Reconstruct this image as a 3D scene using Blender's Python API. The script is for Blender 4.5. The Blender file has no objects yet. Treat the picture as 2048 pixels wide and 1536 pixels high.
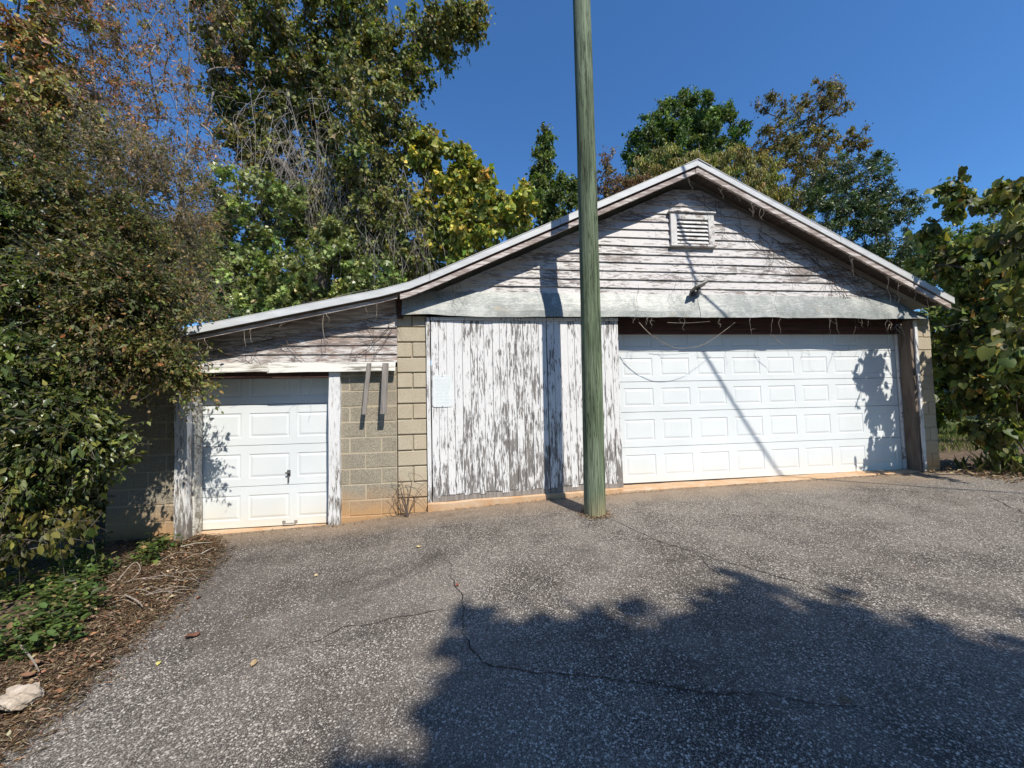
import bpy, bmesh, math, random
import numpy as np
from mathutils import Vector

random.seed(7)
rng = np.random.default_rng(7)
scene = bpy.context.scene
COL = scene.collection

# ------------------------------------------------------------------ camera
CAM = np.array([-2.3092, -5.3325, 1.287])
YAW, PITCH, ROLL = (math.radians(a) for a in (7.2378, 2.7244, -1.2857))
FPX = 770.0                                   # focal length in pixels of a 2048 px wide picture

def cam_axes():
    f = np.array([math.sin(YAW)*math.cos(PITCH), math.cos(YAW)*math.cos(PITCH), math.sin(PITCH)])
    r = np.array([math.cos(YAW), -math.sin(YAW), 0.0])
    u = np.cross(r, f)
    return (r*math.cos(ROLL)+u*math.sin(ROLL), -r*math.sin(ROLL)+u*math.cos(ROLL), f)
AX = cam_axes()
cam_data = bpy.data.cameras.new('camera')
cam_data.sensor_width = 36.0
cam_data.lens = 36.0*FPX/2048.0
cam_data.clip_start = 0.05
cam_data.clip_end = 2000
cam = bpy.data.objects.new('camera', cam_data)
COL.objects.link(cam)
from mathutils import Matrix
m = Matrix(((AX[0][0], AX[1][0], -AX[2][0], CAM[0]),
            (AX[0][1], AX[1][1], -AX[2][1], CAM[1]),
            (AX[0][2], AX[1][2], -AX[2][2], CAM[2]),
            (0, 0, 0, 1)))
cam.matrix_world = m
scene.camera = cam

# ------------------------------------------------------------------ light
SUN_EL = math.radians(49.0)
SUN_AZ = math.radians(23.6)                   # to the right of the facade's outward normal
S = np.array([math.sin(SUN_AZ)*math.cos(SUN_EL), -math.cos(SUN_AZ)*math.cos(SUN_EL), math.sin(SUN_EL)])
world = bpy.data.worlds.new('World')
scene.world = world
world.use_nodes = True
wn = world.node_tree
wn.nodes.clear()
sky = wn.nodes.new('ShaderNodeTexSky')
sky.sky_type = 'NISHITA'
sky.sun_disc = False
sky.sun_elevation = SUN_EL
sky.sun_rotation = math.atan2(S[0], S[1])
sky.altitude = 600
sky.air_density = 1.3
sky.dust_density = 0.0
sky.ozone_density = 8.0
bg = wn.nodes.new('ShaderNodeBackground')
bg.inputs['Strength'].default_value = 0.112
wo = wn.nodes.new('ShaderNodeOutputWorld')
tint = wn.nodes.new('ShaderNodeMix')
tint.data_type = 'RGBA'
tint.blend_type = 'MULTIPLY'
tint.inputs[0].default_value = 1.0
tint.inputs[7].default_value = (.68, 1.0, 1.24, 1)          # the deep blue of a dry clear day, over the whole sky
wn.links.new(sky.outputs[0], tint.inputs[6])
wn.links.new(tint.outputs[2], bg.inputs[0])
wn.links.new(bg.outputs[0], wo.inputs[0])
sun_data = bpy.data.lights.new('sun', 'SUN')
sun_data.energy = 5.0
sun_data.angle = math.radians(0.53)
sun_data.color = (1.0, 0.945, 0.86)
sun = bpy.data.objects.new('sun', sun_data)
sun.rotation_euler = Vector(S).to_track_quat('Z', 'Y').to_euler()
sun.location = (6, -14, 16)
COL.objects.link(sun)
vs = scene.view_settings
vs.view_transform = 'Standard'
vs.look = 'None'
vs.exposure = 0.22
vs.gamma = 1.0
vs.use_curve_mapping = False
scene.render.engine = 'CYCLES'
scene.cycles.max_bounces = 4
scene.cycles.diffuse_bounces = 2
scene.cycles.transmission_bounces = 3

# ------------------------------------------------------------------ helpers
def ray(u, v):
    return AX[2] + AX[0]*(u-1024)/FPX + AX[1]*(768-v)/FPX
def W(u, v, Y):
    """the point of the vertical plane Y that was measured at (u, v)"""
    d = ray(u, v)
    return CAM + d*((Y-CAM[1])/d[1])

def tag(o, label=None, cat=None, group=None, kind=None):
    if label: o['label'] = label
    if cat: o['category'] = cat
    if group: o['group'] = group
    if kind: o['kind'] = kind
    return o

def empty(name, loc=(0, 0, 0)):
    o = bpy.data.objects.new(name, None)
    o.empty_display_size = 0.2
    COL.objects.link(o)
    o.location = loc
    return o

def link(name, me, mat=None, parent=None, loc=None):
    o = bpy.data.objects.new(name, me)
    COL.objects.link(o)
    if mat is not None and not me.materials:
        me.materials.append(mat)
    if loc is not None:
        o.location = loc
    if parent is not None:
        o.parent = parent
        pl = parent.location
        base = Vector(loc) if loc is not None else Vector((0, 0, 0))
        anc = Vector((0, 0, 0))
        p = parent
        while p is not None:
            anc += p.location
            p = p.parent
        o.location = base - anc
    return o

def np_mesh(name, verts, faces, smooth=False, colors=None):
    """verts (n,3); faces: list of (k,m) index arrays; colors: per-face rgb"""
    me = bpy.data.meshes.new(name)
    verts = np.asarray(verts, dtype=np.float32)
    if not isinstance(faces, (list, tuple)):
        faces = [faces]
    faces = [np.asarray(f, dtype=np.int32) for f in faces if len(f)]
    me.vertices.add(len(verts))
    me.vertices.foreach_set('co', verts.ravel())
    loops = np.concatenate([f.ravel() for f in faces])
    tot = np.concatenate([np.full(len(f), f.shape[1], dtype=np.int32) for f in faces])
    start = np.concatenate([[0], np.cumsum(tot)[:-1]]).astype(np.int32)
    me.loops.add(len(loops))
    me.loops.foreach_set('vertex_index', loops)
    me.polygons.add(len(tot))
    me.polygons.foreach_set('loop_start', start)
    if smooth:
        me.polygons.foreach_set('use_smooth', np.ones(len(tot), dtype=bool))
    me.update(calc_edges=True)
    if colors is not None:
        a = me.attributes.new('tint', 'FLOAT_COLOR', 'FACE')
        c = np.ones((len(tot), 4), dtype=np.float32)
        c[:, :3] = colors
        a.data.foreach_set('color', c.ravel())
    return me

class MB:
    """collects quads and triangles for ONE mesh"""
    def __init__(self):
        self.v = []
        self.f = []
    def add(self, verts, faces):
        n = len(self.v)
        self.v += [tuple(float(c) for c in p) for p in verts]
        self.f += [tuple(i+n for i in f) for f in faces]
        return self
    def box(self, x0, x1, y0, y1, z0, z1, b=0.0):
        if b <= 0:
            vs_ = [(x, y, z) for x in (x0, x1) for y in (y0, y1) for z in (z0, z1)]
            return self.add(vs_, [(0, 1, 3, 2), (4, 6, 7, 5), (0, 4, 5, 1), (2, 3, 7, 6), (0, 2, 6, 4), (1, 5, 7, 3)])
        v, f = chamfer(x1-x0, y1-y0, z1-z0, b)
        c = ((x0+x1)/2, (y0+y1)/2, (z0+z1)/2)
        return self.add([(p[0]+c[0], p[1]+c[1], p[2]+c[2]) for p in v], f)
    def prism(self, poly, y0, y1):
        """poly: list of (x,z), extruded along y"""
        n = len(poly)
        vs_ = [(x, y0, z) for x, z in poly] + [(x, y1, z) for x, z in poly]
        fs = [tuple(range(n)), tuple(range(2*n-1, n-1, -1))]
        fs += [(i, i+n, (i+1) % n+n, (i+1) % n) for i in range(n)]
        return self.add(vs_, fs)
    def tube(self, pts, radii, sides=6, cap=True):
        pts = [np.asarray(p, float) for p in pts]
        k = len(pts)
        base = len(self.v)
        for i in range(k):
            d = pts[min(i+1, k-1)] - pts[max(i-1, 0)]
            d = d/(np.linalg.norm(d)+1e-9)
            a = np.cross(d, (0.31, 0.95, 0.05) if abs(d[2]) > .6 else (0, 0, 1))
            a /= np.linalg.norm(a)+1e-9
            b = np.cross(d, a)
            r = radii[i] if hasattr(radii, '__len__') else radii
            for s in range(sides):
                t = 2*math.pi*s/sides
                p = pts[i] + (a*math.cos(t)+b*math.sin(t))*r
                self.v.append(tuple(p))
        for i in range(k-1):
            for s in range(sides):
                s2 = (s+1) % sides
                self.f.append((base+i*sides+s, base+i*sides+s2, base+(i+1)*sides+s2, base+(i+1)*sides+s))
        if cap:
            self.f.append(tuple(base+s for s in range(sides))[::-1])
            self.f.append(tuple(base+(k-1)*sides+s for s in range(sides)))
        return self
    def mesh(self, name, smooth=False):
        me = bpy.data.meshes.new(name)
        me.from_pydata(self.v, [], self.f)
        bm = bmesh.new()
        bm.from_mesh(me)
        bmesh.ops.recalc_face_normals(bm, faces=bm.faces)
        bm.to_mesh(me)
        bm.free()
        if smooth:
            for p in me.polygons:
                p.use_smooth = True
        return me
    def build(self, name, mat, parent=None, smooth=False):
        return link(name, self.mesh(name, smooth), mat, parent)

def chamfer(sx, sy, sz, b):
    bm = bmesh.new()
    bmesh.ops.create_cube(bm, size=1.0)
    for v in bm.verts:
        v.co = Vector((v.co.x*sx, v.co.y*sy, v.co.z*sz))
    bmesh.ops.bevel(bm, geom=list(bm.edges), offset=b, segments=1, affect='EDGES')
    bm.verts.index_update()
    v = [tuple(p.co) for p in bm.verts]
    f = [tuple(q.index for q in p.verts) for p in bm.faces]
    bm.free()
    return v, f

def fbm1(x, seed=0, octs=3):
    r = np.random.default_rng(seed)
    s = 0
    for o in range(octs):
        ph = r.uniform(0, 6.28, 3)
        fr = (1.7**o)*np.array([1.0, 1.37, 0.71])
        s = s + sum(np.sin(x*fr[i]+ph[i]) for i in range(3))/(3*1.6**o)
    return s

# ------------------------------------------------------------------ materials
class NT:
    def __init__(self, name):
        self.m = bpy.data.materials.new(name)
        self.m.use_nodes = True
        self.t = self.m.node_tree
        self.t.nodes.clear()
        self.out = self.n('ShaderNodeOutputMaterial')
    def n(self, kind, **kw):
        nd = self.t.nodes.new(kind)
        for k, v in kw.items():
            setattr(nd, k, v)
        return nd
    def l(self, a, b):
        self.t.links.new(a, b)
    def val(self, nd, i, v):
        if hasattr(v, 'is_output') or isinstance(v, bpy.types.NodeSocket):
            self.l(v, nd.inputs[i])
        else:
            nd.inputs[i].default_value = v
    def pos(self, scale=(1, 1, 1), rnd=0.0):
        g = self.n('ShaderNodeNewGeometry')
        mp = self.n('ShaderNodeMapping')
        mp.inputs['Scale'].default_value = scale
        self.l(g.outputs['Position'], mp.inputs['Vector'])
        if rnd:
            oi = self.n('ShaderNodeObjectInfo')
            mu = self.n('ShaderNodeMath', operation='MULTIPLY')
            self.l(oi.outputs['Random'], mu.inputs[0])
            mu.inputs[1].default_value = rnd
            ad = self.n('ShaderNodeVectorMath', operation='ADD')
            self.l(mp.outputs[0], ad.inputs[0])
            cb = self.n('ShaderNodeCombineXYZ')
            for i in range(3):
                self.l(mu.outputs[0], cb.inputs[i])
            self.l(cb.outputs[0], ad.inputs[1])
            return ad.outputs[0]
        return mp.outputs[0]
    def noise(self, vec, scale=5, detail=4, rough=0.55, dist=0.0):
        nd = self.n('ShaderNodeTexNoise')
        self.l(vec, nd.inputs['Vector'])
        nd.inputs['Scale'].default_value = scale
        nd.inputs['Detail'].default_value = detail
        nd.inputs['Roughness'].default_value = rough
        nd.inputs['Distortion'].default_value = dist
        return nd.outputs['Fac']
    def voro(self, vec, scale, feature='F1', out='Color', rand=1.0):
        nd = self.n('ShaderNodeTexVoronoi', feature=feature)
        self.l(vec, nd.inputs['Vector'])
        nd.inputs['Scale'].default_value = scale
        nd.inputs['Randomness'].default_value = rand
        return nd.outputs[out]
    def math(self, op, a, b=0.0, clamp=False):
        nd = self.n('ShaderNodeMath', operation=op)
        nd.use_clamp = clamp
        self.val(nd, 0, a)
        self.val(nd, 1, b)
        return nd.outputs[0]
    def ramp(self, fac, lo, hi, a=0.0, b=1.0):
        nd = self.n('ShaderNodeMapRange')
        nd.clamp = True
        self.val(nd, 0, fac)
        nd.inputs[1].default_value = lo
        nd.inputs[2].default_value = hi
        nd.inputs[3].default_value = a
        nd.inputs[4].default_value = b
        return nd.outputs[0]
    def mix(self, fac, a, b):
        nd = self.n('ShaderNodeMix', data_type='RGBA')
        self.val(nd, 0, fac)
        for i, c in ((6, a), (7, b)):
            if isinstance(c, tuple):
                nd.inputs[i].default_value = (*c[:3], 1)
            else:
                self.l(c, nd.inputs[i])
        return nd.outputs[2]
    def z(self):
        g = self.n('ShaderNodeNewGeometry')
        s = self.n('ShaderNodeSeparateXYZ')
        self.l(g.outputs['Position'], s.inputs[0])
        return s.outputs
    def rnd(self):
        return self.n('ShaderNodeObjectInfo').outputs['Random']
    def finish(self, color, rough=0.8, bump=None, bstr=0.3, bdist=0.01, spec=0.5, metal=0.0):
        p = self.n('ShaderNodeBsdfPrincipled')
        if isinstance(color, tuple):
            p.inputs['Base Color'].default_value = (*color, 1)
        else:
            self.l(color, p.inputs['Base Color'])
        self.val(p, p.inputs.find('Roughness'), rough)
        p.inputs['Specular IOR Level'].default_value = spec
        p.inputs['Metallic'].default_value = metal
        if bump is not None:
            b = self.n('ShaderNodeBump')
            b.inputs['Strength'].default_value = bstr
            b.inputs['Distance'].default_value = bdist
            self.l(bump, b.inputs['Height'])
            self.l(b.outputs[0], p.inputs['Normal'])
        self.l(p.outputs[0], self.out.inputs[0])
        return self.m

def peeling(name, grain, thr, paint=(.72, .70, .66), wood=(.17, .15, .135), wood2=(.33, .25, .20), low_wear=None, soft=0.075):
    """white paint flaking off grey boards; grain = mapping scale along the three axes"""
    t = NT(name)
    v = t.pos(grain, rnd=37.0)
    n1 = t.noise(v, 1.0, 6, .62, .4)
    big = t.noise(t.pos((1, 1, 1), rnd=11.0), 1.6, 3, .5)
    fine = t.noise(t.pos(tuple(g*3.1 for g in grain), rnd=5.0), 1.0, 4, .65)
    f = t.math('ADD', n1, t.math('MULTIPLY', t.math('SUBTRACT', big, .5), .55))
    f = t.math('ADD', f, t.math('MULTIPLY', t.math('SUBTRACT', fine, .5), .35))
    f = t.math('ADD', f, t.math('MULTIPLY', t.math('SUBTRACT', t.rnd(), .5), .10))
    if low_wear:
        f = t.math('SUBTRACT', f, t.ramp(t.z()[2], low_wear[0], low_wear[1], low_wear[2], 0.0))
    mask = t.ramp(f, thr-soft, thr+soft)
    grainy = t.noise(t.pos(tuple(g*6 for g in grain), rnd=9.0), 1.0, 3, .6)
    wcol = t.mix(t.ramp(t.noise(v, .6, 3), .4, .65), wood, wood2)
    wcol = t.mix(t.ramp(grainy, .35, .7, 0, .75), wcol, tuple(c*.38 for c in wood))
    pcol = t.mix(t.ramp(t.noise(v, 2.3, 4), .35, .75), tuple(c*.86 for c in paint), paint)
    col = t.mix(mask, wcol, pcol)
    h = t.math('ADD', mask, t.math('MULTIPLY', grainy, .6))
    return t.finish(col, t.ramp(mask, 0, 1, .9, .6), h, .55, .004, .3)

def mat_simple(name, c1, c2, scale=8, rough=.8, bump=.3, grain=(1, 1, 1), bdist=.01, spec=.4, rnd=13.0):
    t = NT(name)
    n1 = t.noise(t.pos(grain, rnd=rnd), scale, 5, .6)
    col = t.mix(t.ramp(n1, .32, .68), c1, c2)
    return t.finish(col, rough, n1, bump, bdist, spec)

M = {}
M['clap'] = peeling('peeling_clapboard', (7.0, 22, 44), .435, paint=(.68, .65, .62), wood=(.27, .245, .23), wood2=(.40, .335, .30), soft=.05)
M['clap_worn'] = peeling('worn_clapboard', (6.0, 22, 44), .53, paint=(.62, .58, .54), wood=(.27, .225, .20), wood2=(.46, .34, .275))
M['plank'] = peeling('peeling_plank', (44, 30, 5.5), .405, paint=(.80, .79, .77), wood=(.22, .205, .195), wood2=(.30, .27, .24), low_wear=(0.0, 1.3, .13), soft=.04)
M['post'] = peeling('peeling_post', (34, 28, 5.5), .375, paint=(.78, .77, .75), wood=(.20, .18, .16), wood2=(.30, .25, .2), low_wear=(-.25, .5, .2))
M['header'] = peeling('peeling_header', (2.0, 20, 20), .40, paint=(.70, .68, .61), wood=(.26, .24, .2), wood2=(.42, .37, .30))
M['ventpaint'] = peeling('peeling_vent', (9, 14, 9), .42, paint=(.72, .70, .66), wood=(.24, .2, .18), wood2=(.36, .28, .24))
M['rake'] = peeling('worn_rake_board', (2.4, 20, 30), .50, paint=(.68, .61, .56), wood=(.34, .275, .24), wood2=(.54, .44, .385))
M['oldwood'] = mat_simple('weathered_timber', (.10, .075, .055), (.22, .17, .13), 1.0, .95, .8, (26, 20, 2.2), .01)
M['greywood'] = mat_simple('grey_wood', (.16, .145, .13), (.34, .30, .265), 1.0, .9, .6, (40, 30, 3), .004)
M['darkwood'] = mat_simple('dark_red_wood', (.05, .022, .018), (.10, .05, .04), 1.0, .85, .4, (2, 20, 26), .004)
M['soffit'] = mat_simple('soffit_wood', (.07, .058, .05), (.15, .12, .105), 1.0, .9, .3, (20, 2, 20), .004)
M['black'] = mat_simple('dark_interior', (.012, .011, .01), (.02, .02, .02), 5, .95, .1)

def mat_trim():
    t = NT('white_metal_trim')
    n1 = t.noise(t.pos((3, 3, 14)), 1.0, 5, .6)
    col = t.mix(t.ramp(n1, .3, .75), (.50, .51, .50), (.70, .71, .70))
    sp = t.noise(t.pos((7, 7, 30)), 2.0, 5, .7)
    col = t.mix(t.ramp(sp, .58, .72, 0, .5), col, (.34, .33, .30))
    return t.finish(col, .42, n1, .08, .003, .5)
M['trim'] = mat_trim()

def mat_roof():
    t = NT('roof_metal')
    n1 = t.noise(t.pos((2, 2, 2)), 2.0, 5, .6)
    return t.finish(t.mix(n1, (.42, .43, .43), (.62, .63, .62)), .45, n1, .1, .01, .5, .2)
M['roof'] = mat_roof()

def mat_flashing():
    t = NT('worn_metal_flashing')
    v = t.pos((1, 1, 1), rnd=7.0)
    a = t.noise(v, 3.0, 6, .68)
    b = t.noise(t.pos((5, 5, 40), rnd=3.0), 2.2, 5, .7)
    f = t.math('ADD', t.math('MULTIPLY', a, .6), t.math('MULTIPLY', b, .5))
    col = t.mix(t.ramp(f, .50, .66), (.23, .245, .23), (.45, .455, .42))
    r = t.noise(t.pos((1.1, 1, 2.0)), 2.0, 4, .6)
    col = t.mix(t.ramp(r, .62, .76, 0, .55), col, (.46, .36, .22))
    sp = t.noise(t.pos((24, 24, 24)), 2.0, 3, .7)
    col = t.mix(t.ramp(sp, .60, .68, 0, .8), col, (.56, .57, .54))
    return t.finish(col, .55, f, .25, .006, .4, .15)
M['flash'] = mat_flashing()

def mat_garage_door(name, stain):
    t = NT(name)
    v = t.pos((1, 1, 1))
    n1 = t.noise(v, 1.4, 4, .55)
    st = t.noise(t.pos((22, 1, .8)), 1.0, 3, .6)
    col = t.mix(t.ramp(n1, .3, .7), (.69, .725, .725), (.755, .785, .785))
    col = t.mix(t.ramp(st, .62, .85, 0, .22), col, (.50, .50, .47))
    z = t.z()[2]
    zz = t.math('ADD', z, t.math('MULTIPLY', t.math('SUBTRACT', t.noise(v, 3.5, 4, .6), .5), .5))
    col = t.mix(t.ramp(zz, stain[0], stain[1], stain[2], 0.0), col, (.70, .60, .40))
    fine = t.noise(t.pos((90, 90, 14)), 1.0, 2, .5)
    sp = t.noise(t.pos((30, 30, 30)), 1.0, 4, .7)
    col = t.mix(t.ramp(sp, .68, .78, 0, .35), col, (.42, .42, .38))
    return t.finish(col, .42, fine, .06, .002, .4)
M['bigdoor'] = mat_garage_door('white_garage_door', (-.05, .35, .28))
M['smalldoor'] = mat_garage_door('white_single_door', (-.35, .15, .5))

def mat_block(name, c1, c2, c3, speck, stain_hi):
    t = NT(name)
    v = t.pos((1, 1, 1), rnd=3.0)
    big = t.noise(v, 3.0, 4, .6)
    fine = t.noise(v, 75, 4, .72)
    col = t.mix(t.ramp(big, .3, .7), c1, c2)
    col = t.mix(t.ramp(t.rnd(), 0, 1, 0, .45), col, c3)
    col = t.mix(t.ramp(fine, .50-.06, .62, 0, speck), col, tuple(c*.32 for c in c1))
    col = t.mix(t.ramp(fine, .30, .40, speck*.6, 0), col, tuple(min(1, c*1.35) for c in c2))
    z = t.z()[2]
    x = t.z()[0]
    zz = t.math('SUBTRACT', z, t.math('MULTIPLY', x, .035))
    zz = t.math('ADD', zz, t.math('MULTIPLY', t.math('SUBTRACT', t.noise(t.pos((1, 1, 1)), 4.0, 4, .6), .5), .45))
    col = t.mix(t.ramp(zz, -.02, stain_hi, .8, 0.0), col, (.50, .285, .125))
    h = t.math('ADD', fine, t.math('MULTIPLY', big, .3))
    return t.finish(col, .95, h, .8, .008, .2)
M['block'] = mat_block('grey_cinder_block', (.32, .28, .215), (.41, .365, .28), (.42, .36, .26), .70, .36)
M['tanblock'] = mat_block('tan_block', (.48, .405, .285), (.57, .49, .355), (.44, .39, .30), .28, .40)
M['mortar'] = mat_block('mortar', (.44, .37, .26), (.52, .45, .33), (.48, .4, .28), .15, .35)

def mat_concrete_clay():
    t = NT('clay_stained_concrete')
    n1 = t.noise(t.pos((1, 1, 1)), 5.0, 6, .65)
    n2 = t.noise(t.pos((1, 1, 1)), 40.0, 3, .65)
    col = t.mix(t.ramp(n1, .35, .65), (.50, .30, .155), (.56, .42, .29))
    col = t.mix(t.ramp(n2, .55, .75, 0, .5), col, (.25, .17, .1))
    return t.finish(col, .95, n2, .5, .01, .2)
M['clay'] = mat_concrete_clay()

def mat_pole():
    t = NT('green_treated_pole')
    v = t.pos((30, 30, 1.1))
    g = t.noise(v, 1.0, 6, .7, .6)
    big = t.noise(t.pos((3, 3, .9)), 1.0, 3, .5)
    col = t.mix(t.ramp(g, .33, .68), (.075, .098, .055), (.20, .26, .155))
    col = t.mix(t.ramp(big, .45, .72, 0, .6), col, (.27, .32, .225))
    pale = t.noise(t.pos((55, 55, 2.2)), 1.0, 5, .75)
    col = t.mix(t.ramp(pale, .60, .72, 0, .65), col, (.33, .34, .25))
    col = t.mix(t.ramp(t.math('ADD', t.z()[2], t.math('MULTIPLY', big, .35)), 0.0, .42, .85, 0), col, (.36, .285, .16))
    crack = t.noise(t.pos((46, 46, .8)), 1.0, 3, .6, 1.0)
    cm = t.math('MULTIPLY', t.ramp(t.math('ABSOLUTE', t.math('SUBTRACT', crack, .5)), 0, .03), t.ramp(t.math('ABSOLUTE', t.math('SUBTRACT', t.noise(t.pos((16, 16, .35)), 1.0, 2, .5, .8), .5)), 0, .016))
    col = t.mix(cm, (.022, .026, .016), col)
    h = t.math('ADD', t.math('MULTIPLY', g, .5), cm)
    return t.finish(col, .9, h, .7, .008, .25)
M['pole'] = mat_pole()

def mat_asphalt():
    t = NT('worn_asphalt')
    v = t.pos((1, 1, 1))
    def stones(scale):
        d = t.n('ShaderNodeTexVoronoi', feature='F1', voronoi_dimensions='2D')
        t.l(v, d.inputs['Vector'])
        d.inputs['Scale'].default_value = scale
        sep = t.n('ShaderNodeSeparateColor')
        t.l(d.outputs['Color'], sep.inputs[0])
        return d.outputs['Distance'], sep.outputs
    d1, c1 = stones(88)
    d2, c2 = stones(165)
    big = t.noise(v, .6, 4, .6)
    mid = t.noise(v, 2.4, 5, .65)
    wear = t.math('ADD', t.math('MULTIPLY', big, .75), t.math('MULTIPLY', mid, .32))
    sz = t.z()
    # near the left door the drive still has its brown binder
    lane = t.math('MULTIPLY', t.ramp(sz[0], -4.6, -2.2, 1, 0), t.ramp(sz[1], -3.0, -1.4, 0, 1))
    wear = t.math('SUBTRACT', wear, t.math('MULTIPLY', lane, .17))
    expo = t.ramp(wear, .32, .64, .22, .80)
    def layer(d, c, k):
        vis = t.math('LESS_THAN', c[2], t.math('MULTIPLY', expo, k))
        ins = t.ramp(d, .30, .60, 1, 0)
        return t.math('MULTIPLY', vis, ins)
    l1, l2 = layer(d1, c1, .42), layer(d2, c2, 1.0)
    st1 = t.mix(c1[0], (.16, .14, .116), (.66, .60, .51))
    st2 = t.mix(c2[0], (.11, .095, .08), (.43, .385, .32))
    binder = t.mix(t.ramp(mid, .35, .7), (.052, .043, .036), (.094, .079, .066))
    col = t.mix(l2, binder, st2)
    col = t.mix(l1, col, st1)
    dust = t.noise(v, 1.1, 6, .7)
    col = t.mix(t.ramp(dust, .46, .75, 0, .5), col, (.23, .198, .163))
    oil = t.noise(t.pos((1, 1.6, 1)), .9, 4, .55, .8)
    col = t.mix(t.ramp(oil, .58, .72, 0, .5), col, (.055, .046, .04))
    track = t.noise(t.pos((.5, 2.2, 1)), 1.3, 3, .6, .5)
    col = t.mix(t.ramp(track, .55, .8, 0, .35), col, (.085, .07, .058))
    near = t.ramp(t.math('ADD', sz[1], t.math('MULTIPLY', mid, .5)), -.45, .12, 0, .6)
    col = t.mix(near, col, (.33, .235, .15))
    h = t.math('ADD', l1, t.math('MULTIPLY', l2, .5))
    return t.finish(col, .9, h, .45, .005, .25)
M['asphalt'] = mat_asphalt()
M['crack'] = mat_simple('crack_void', (.018, .015, .013), (.05, .04, .032), 30, .98, .4)

def mat_ground():
    t = NT('earth_and_grass')
    v = t.pos((1, 1, 1))
    a = t.noise(v, 9, 6, .7)
    b = t.noise(v, .8, 3, .6)
    soil = t.mix(t.ramp(a, .3, .7), (.07, .048, .03), (.20, .145, .095))
    grass = t.mix(t.ramp(a, .3, .7), (.07, .085, .028), (.17, .18, .06))
    x = t.z()[0]
    y = t.z()[1]
    g = t.ramp(t.math('ADD', t.ramp(y, 2.0, 5.0), t.math('MULTIPLY', t.math('SUBTRACT', b, .5), .9)), .35, .6)
    return t.finish(t.mix(g, soil, grass), .95, a, .8, .03, .2)
M['ground'] = mat_ground()

def mat_leaf(name, trans=.30, rough=.5, spec=.35):
    t = NT(name)
    at = t.n('ShaderNodeAttribute', attribute_name='tint')
    p = t.n('ShaderNodeBsdfPrincipled')
    t.l(at.outputs['Color'], p.inputs['Base Color'])
    p.inputs['Roughness'].default_value = rough
    p.inputs['Specular IOR Level'].default_value = spec
    tr = t.n('ShaderNodeBsdfTranslucent')
    mu = t.n('ShaderNodeMix', data_type='RGBA', blend_type='MULTIPLY')
    mu.inputs[0].default_value = 1.0
    t.l(at.outputs['Color'], mu.inputs[6])
    mu.inputs[7].default_value = (1.35, 1.3, .6, 1)
    t.l(mu.outputs[2], tr.inputs[0])
    mx = t.n('ShaderNodeMixShader')
    mx.inputs[0].default_value = trans
    t.l(p.outputs[0], mx.inputs[1])
    t.l(tr.outputs[0], mx.inputs[2])
    t.l(mx.outputs[0], t.out.inputs[0])
    return t.m
M['leaf'] = mat_leaf('leaves')
M['gloss_leaf'] = mat_leaf('glossy_leaves', .22, .36, .5)
M['dry'] = mat_leaf('dry_litter', .1, .8, .2)
M['bark'] = mat_simple('bark', (.055, .045, .037), (.17, .145, .12), 1.0, .95, .9, (14, 14, 3), .02)
M['greybark'] = mat_simple('grey_bark', (.15, .13, .115), (.33, .295, .26), 1.0, .95, .5, (20, 20, 4), .01)
M['vine'] = mat_simple('dead_vine', (.20, .165, .125), (.40, .345, .275), 1.0, .9, .3, (20, 20, 20), .004)
M['darkvine'] = mat_simple('dark_vine', (.06, .045, .038), (.15, .115, .095), 1.0, .9, .3, (20, 20, 20), .004)
M['rock'] = mat_simple('pale_rock', (.34, .27, .20), (.56, .48, .385), 14, .95, 1.0, bdist=.02)
M['metal'] = mat_simple('dark_metal', (.06, .06, .062), (.12, .12, .12), 20, .5, .1, spec=.5)
M['lampmetal'] = mat_simple('worn_lamp_metal', (.16, .155, .14), (.36, .35, .31), 14, .6, .2)
M['cable'] = mat_simple('black_cable', (.02, .02, .02), (.03, .03, .03), 20, .6, .1)
M['signwhite'] = mat_simple('faded_sign', (.70, .735, .725), (.78, .79, .775), 6, .5, .05)
M['signtext'] = mat_simple('faded_sign_print', (.60, .665, .655), (.66, .715, .70), 12, .6, .05)

# ------------------------------------------------------------------ terrain
def hf(x):
    return np.interp(x, [-30, -8, -5.7, -3.87, -2.78, -.9, 1.5, 4.9, 9, 30], [-.6, -.36, -.29, -.235, -.135, -.045, 0.0, .035, .06, .1])
def height(x, y):
    k = .02 + .02*np.clip((x+6)/4, 0, 1)
    yy = np.minimum(y, 0)
    yy = np.maximum(yy, -12)
    return hf(x) + k*yy + .006*np.sin(x*1.9+y*1.3) * np.clip(-y, 0, 1) + .004*np.sin(x*3.7-y*2.9)*np.clip(-y, 0, 1)
def edge_x(y):
    """left edge of the asphalt"""
    return np.interp(y, [-14, -6, -3.14, -2.56, -1.6, -.83, -.35, -.05], [-4.5, -4.6, -4.64, -4.71, -4.86, -5.05, -5.36, -5.64])

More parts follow.
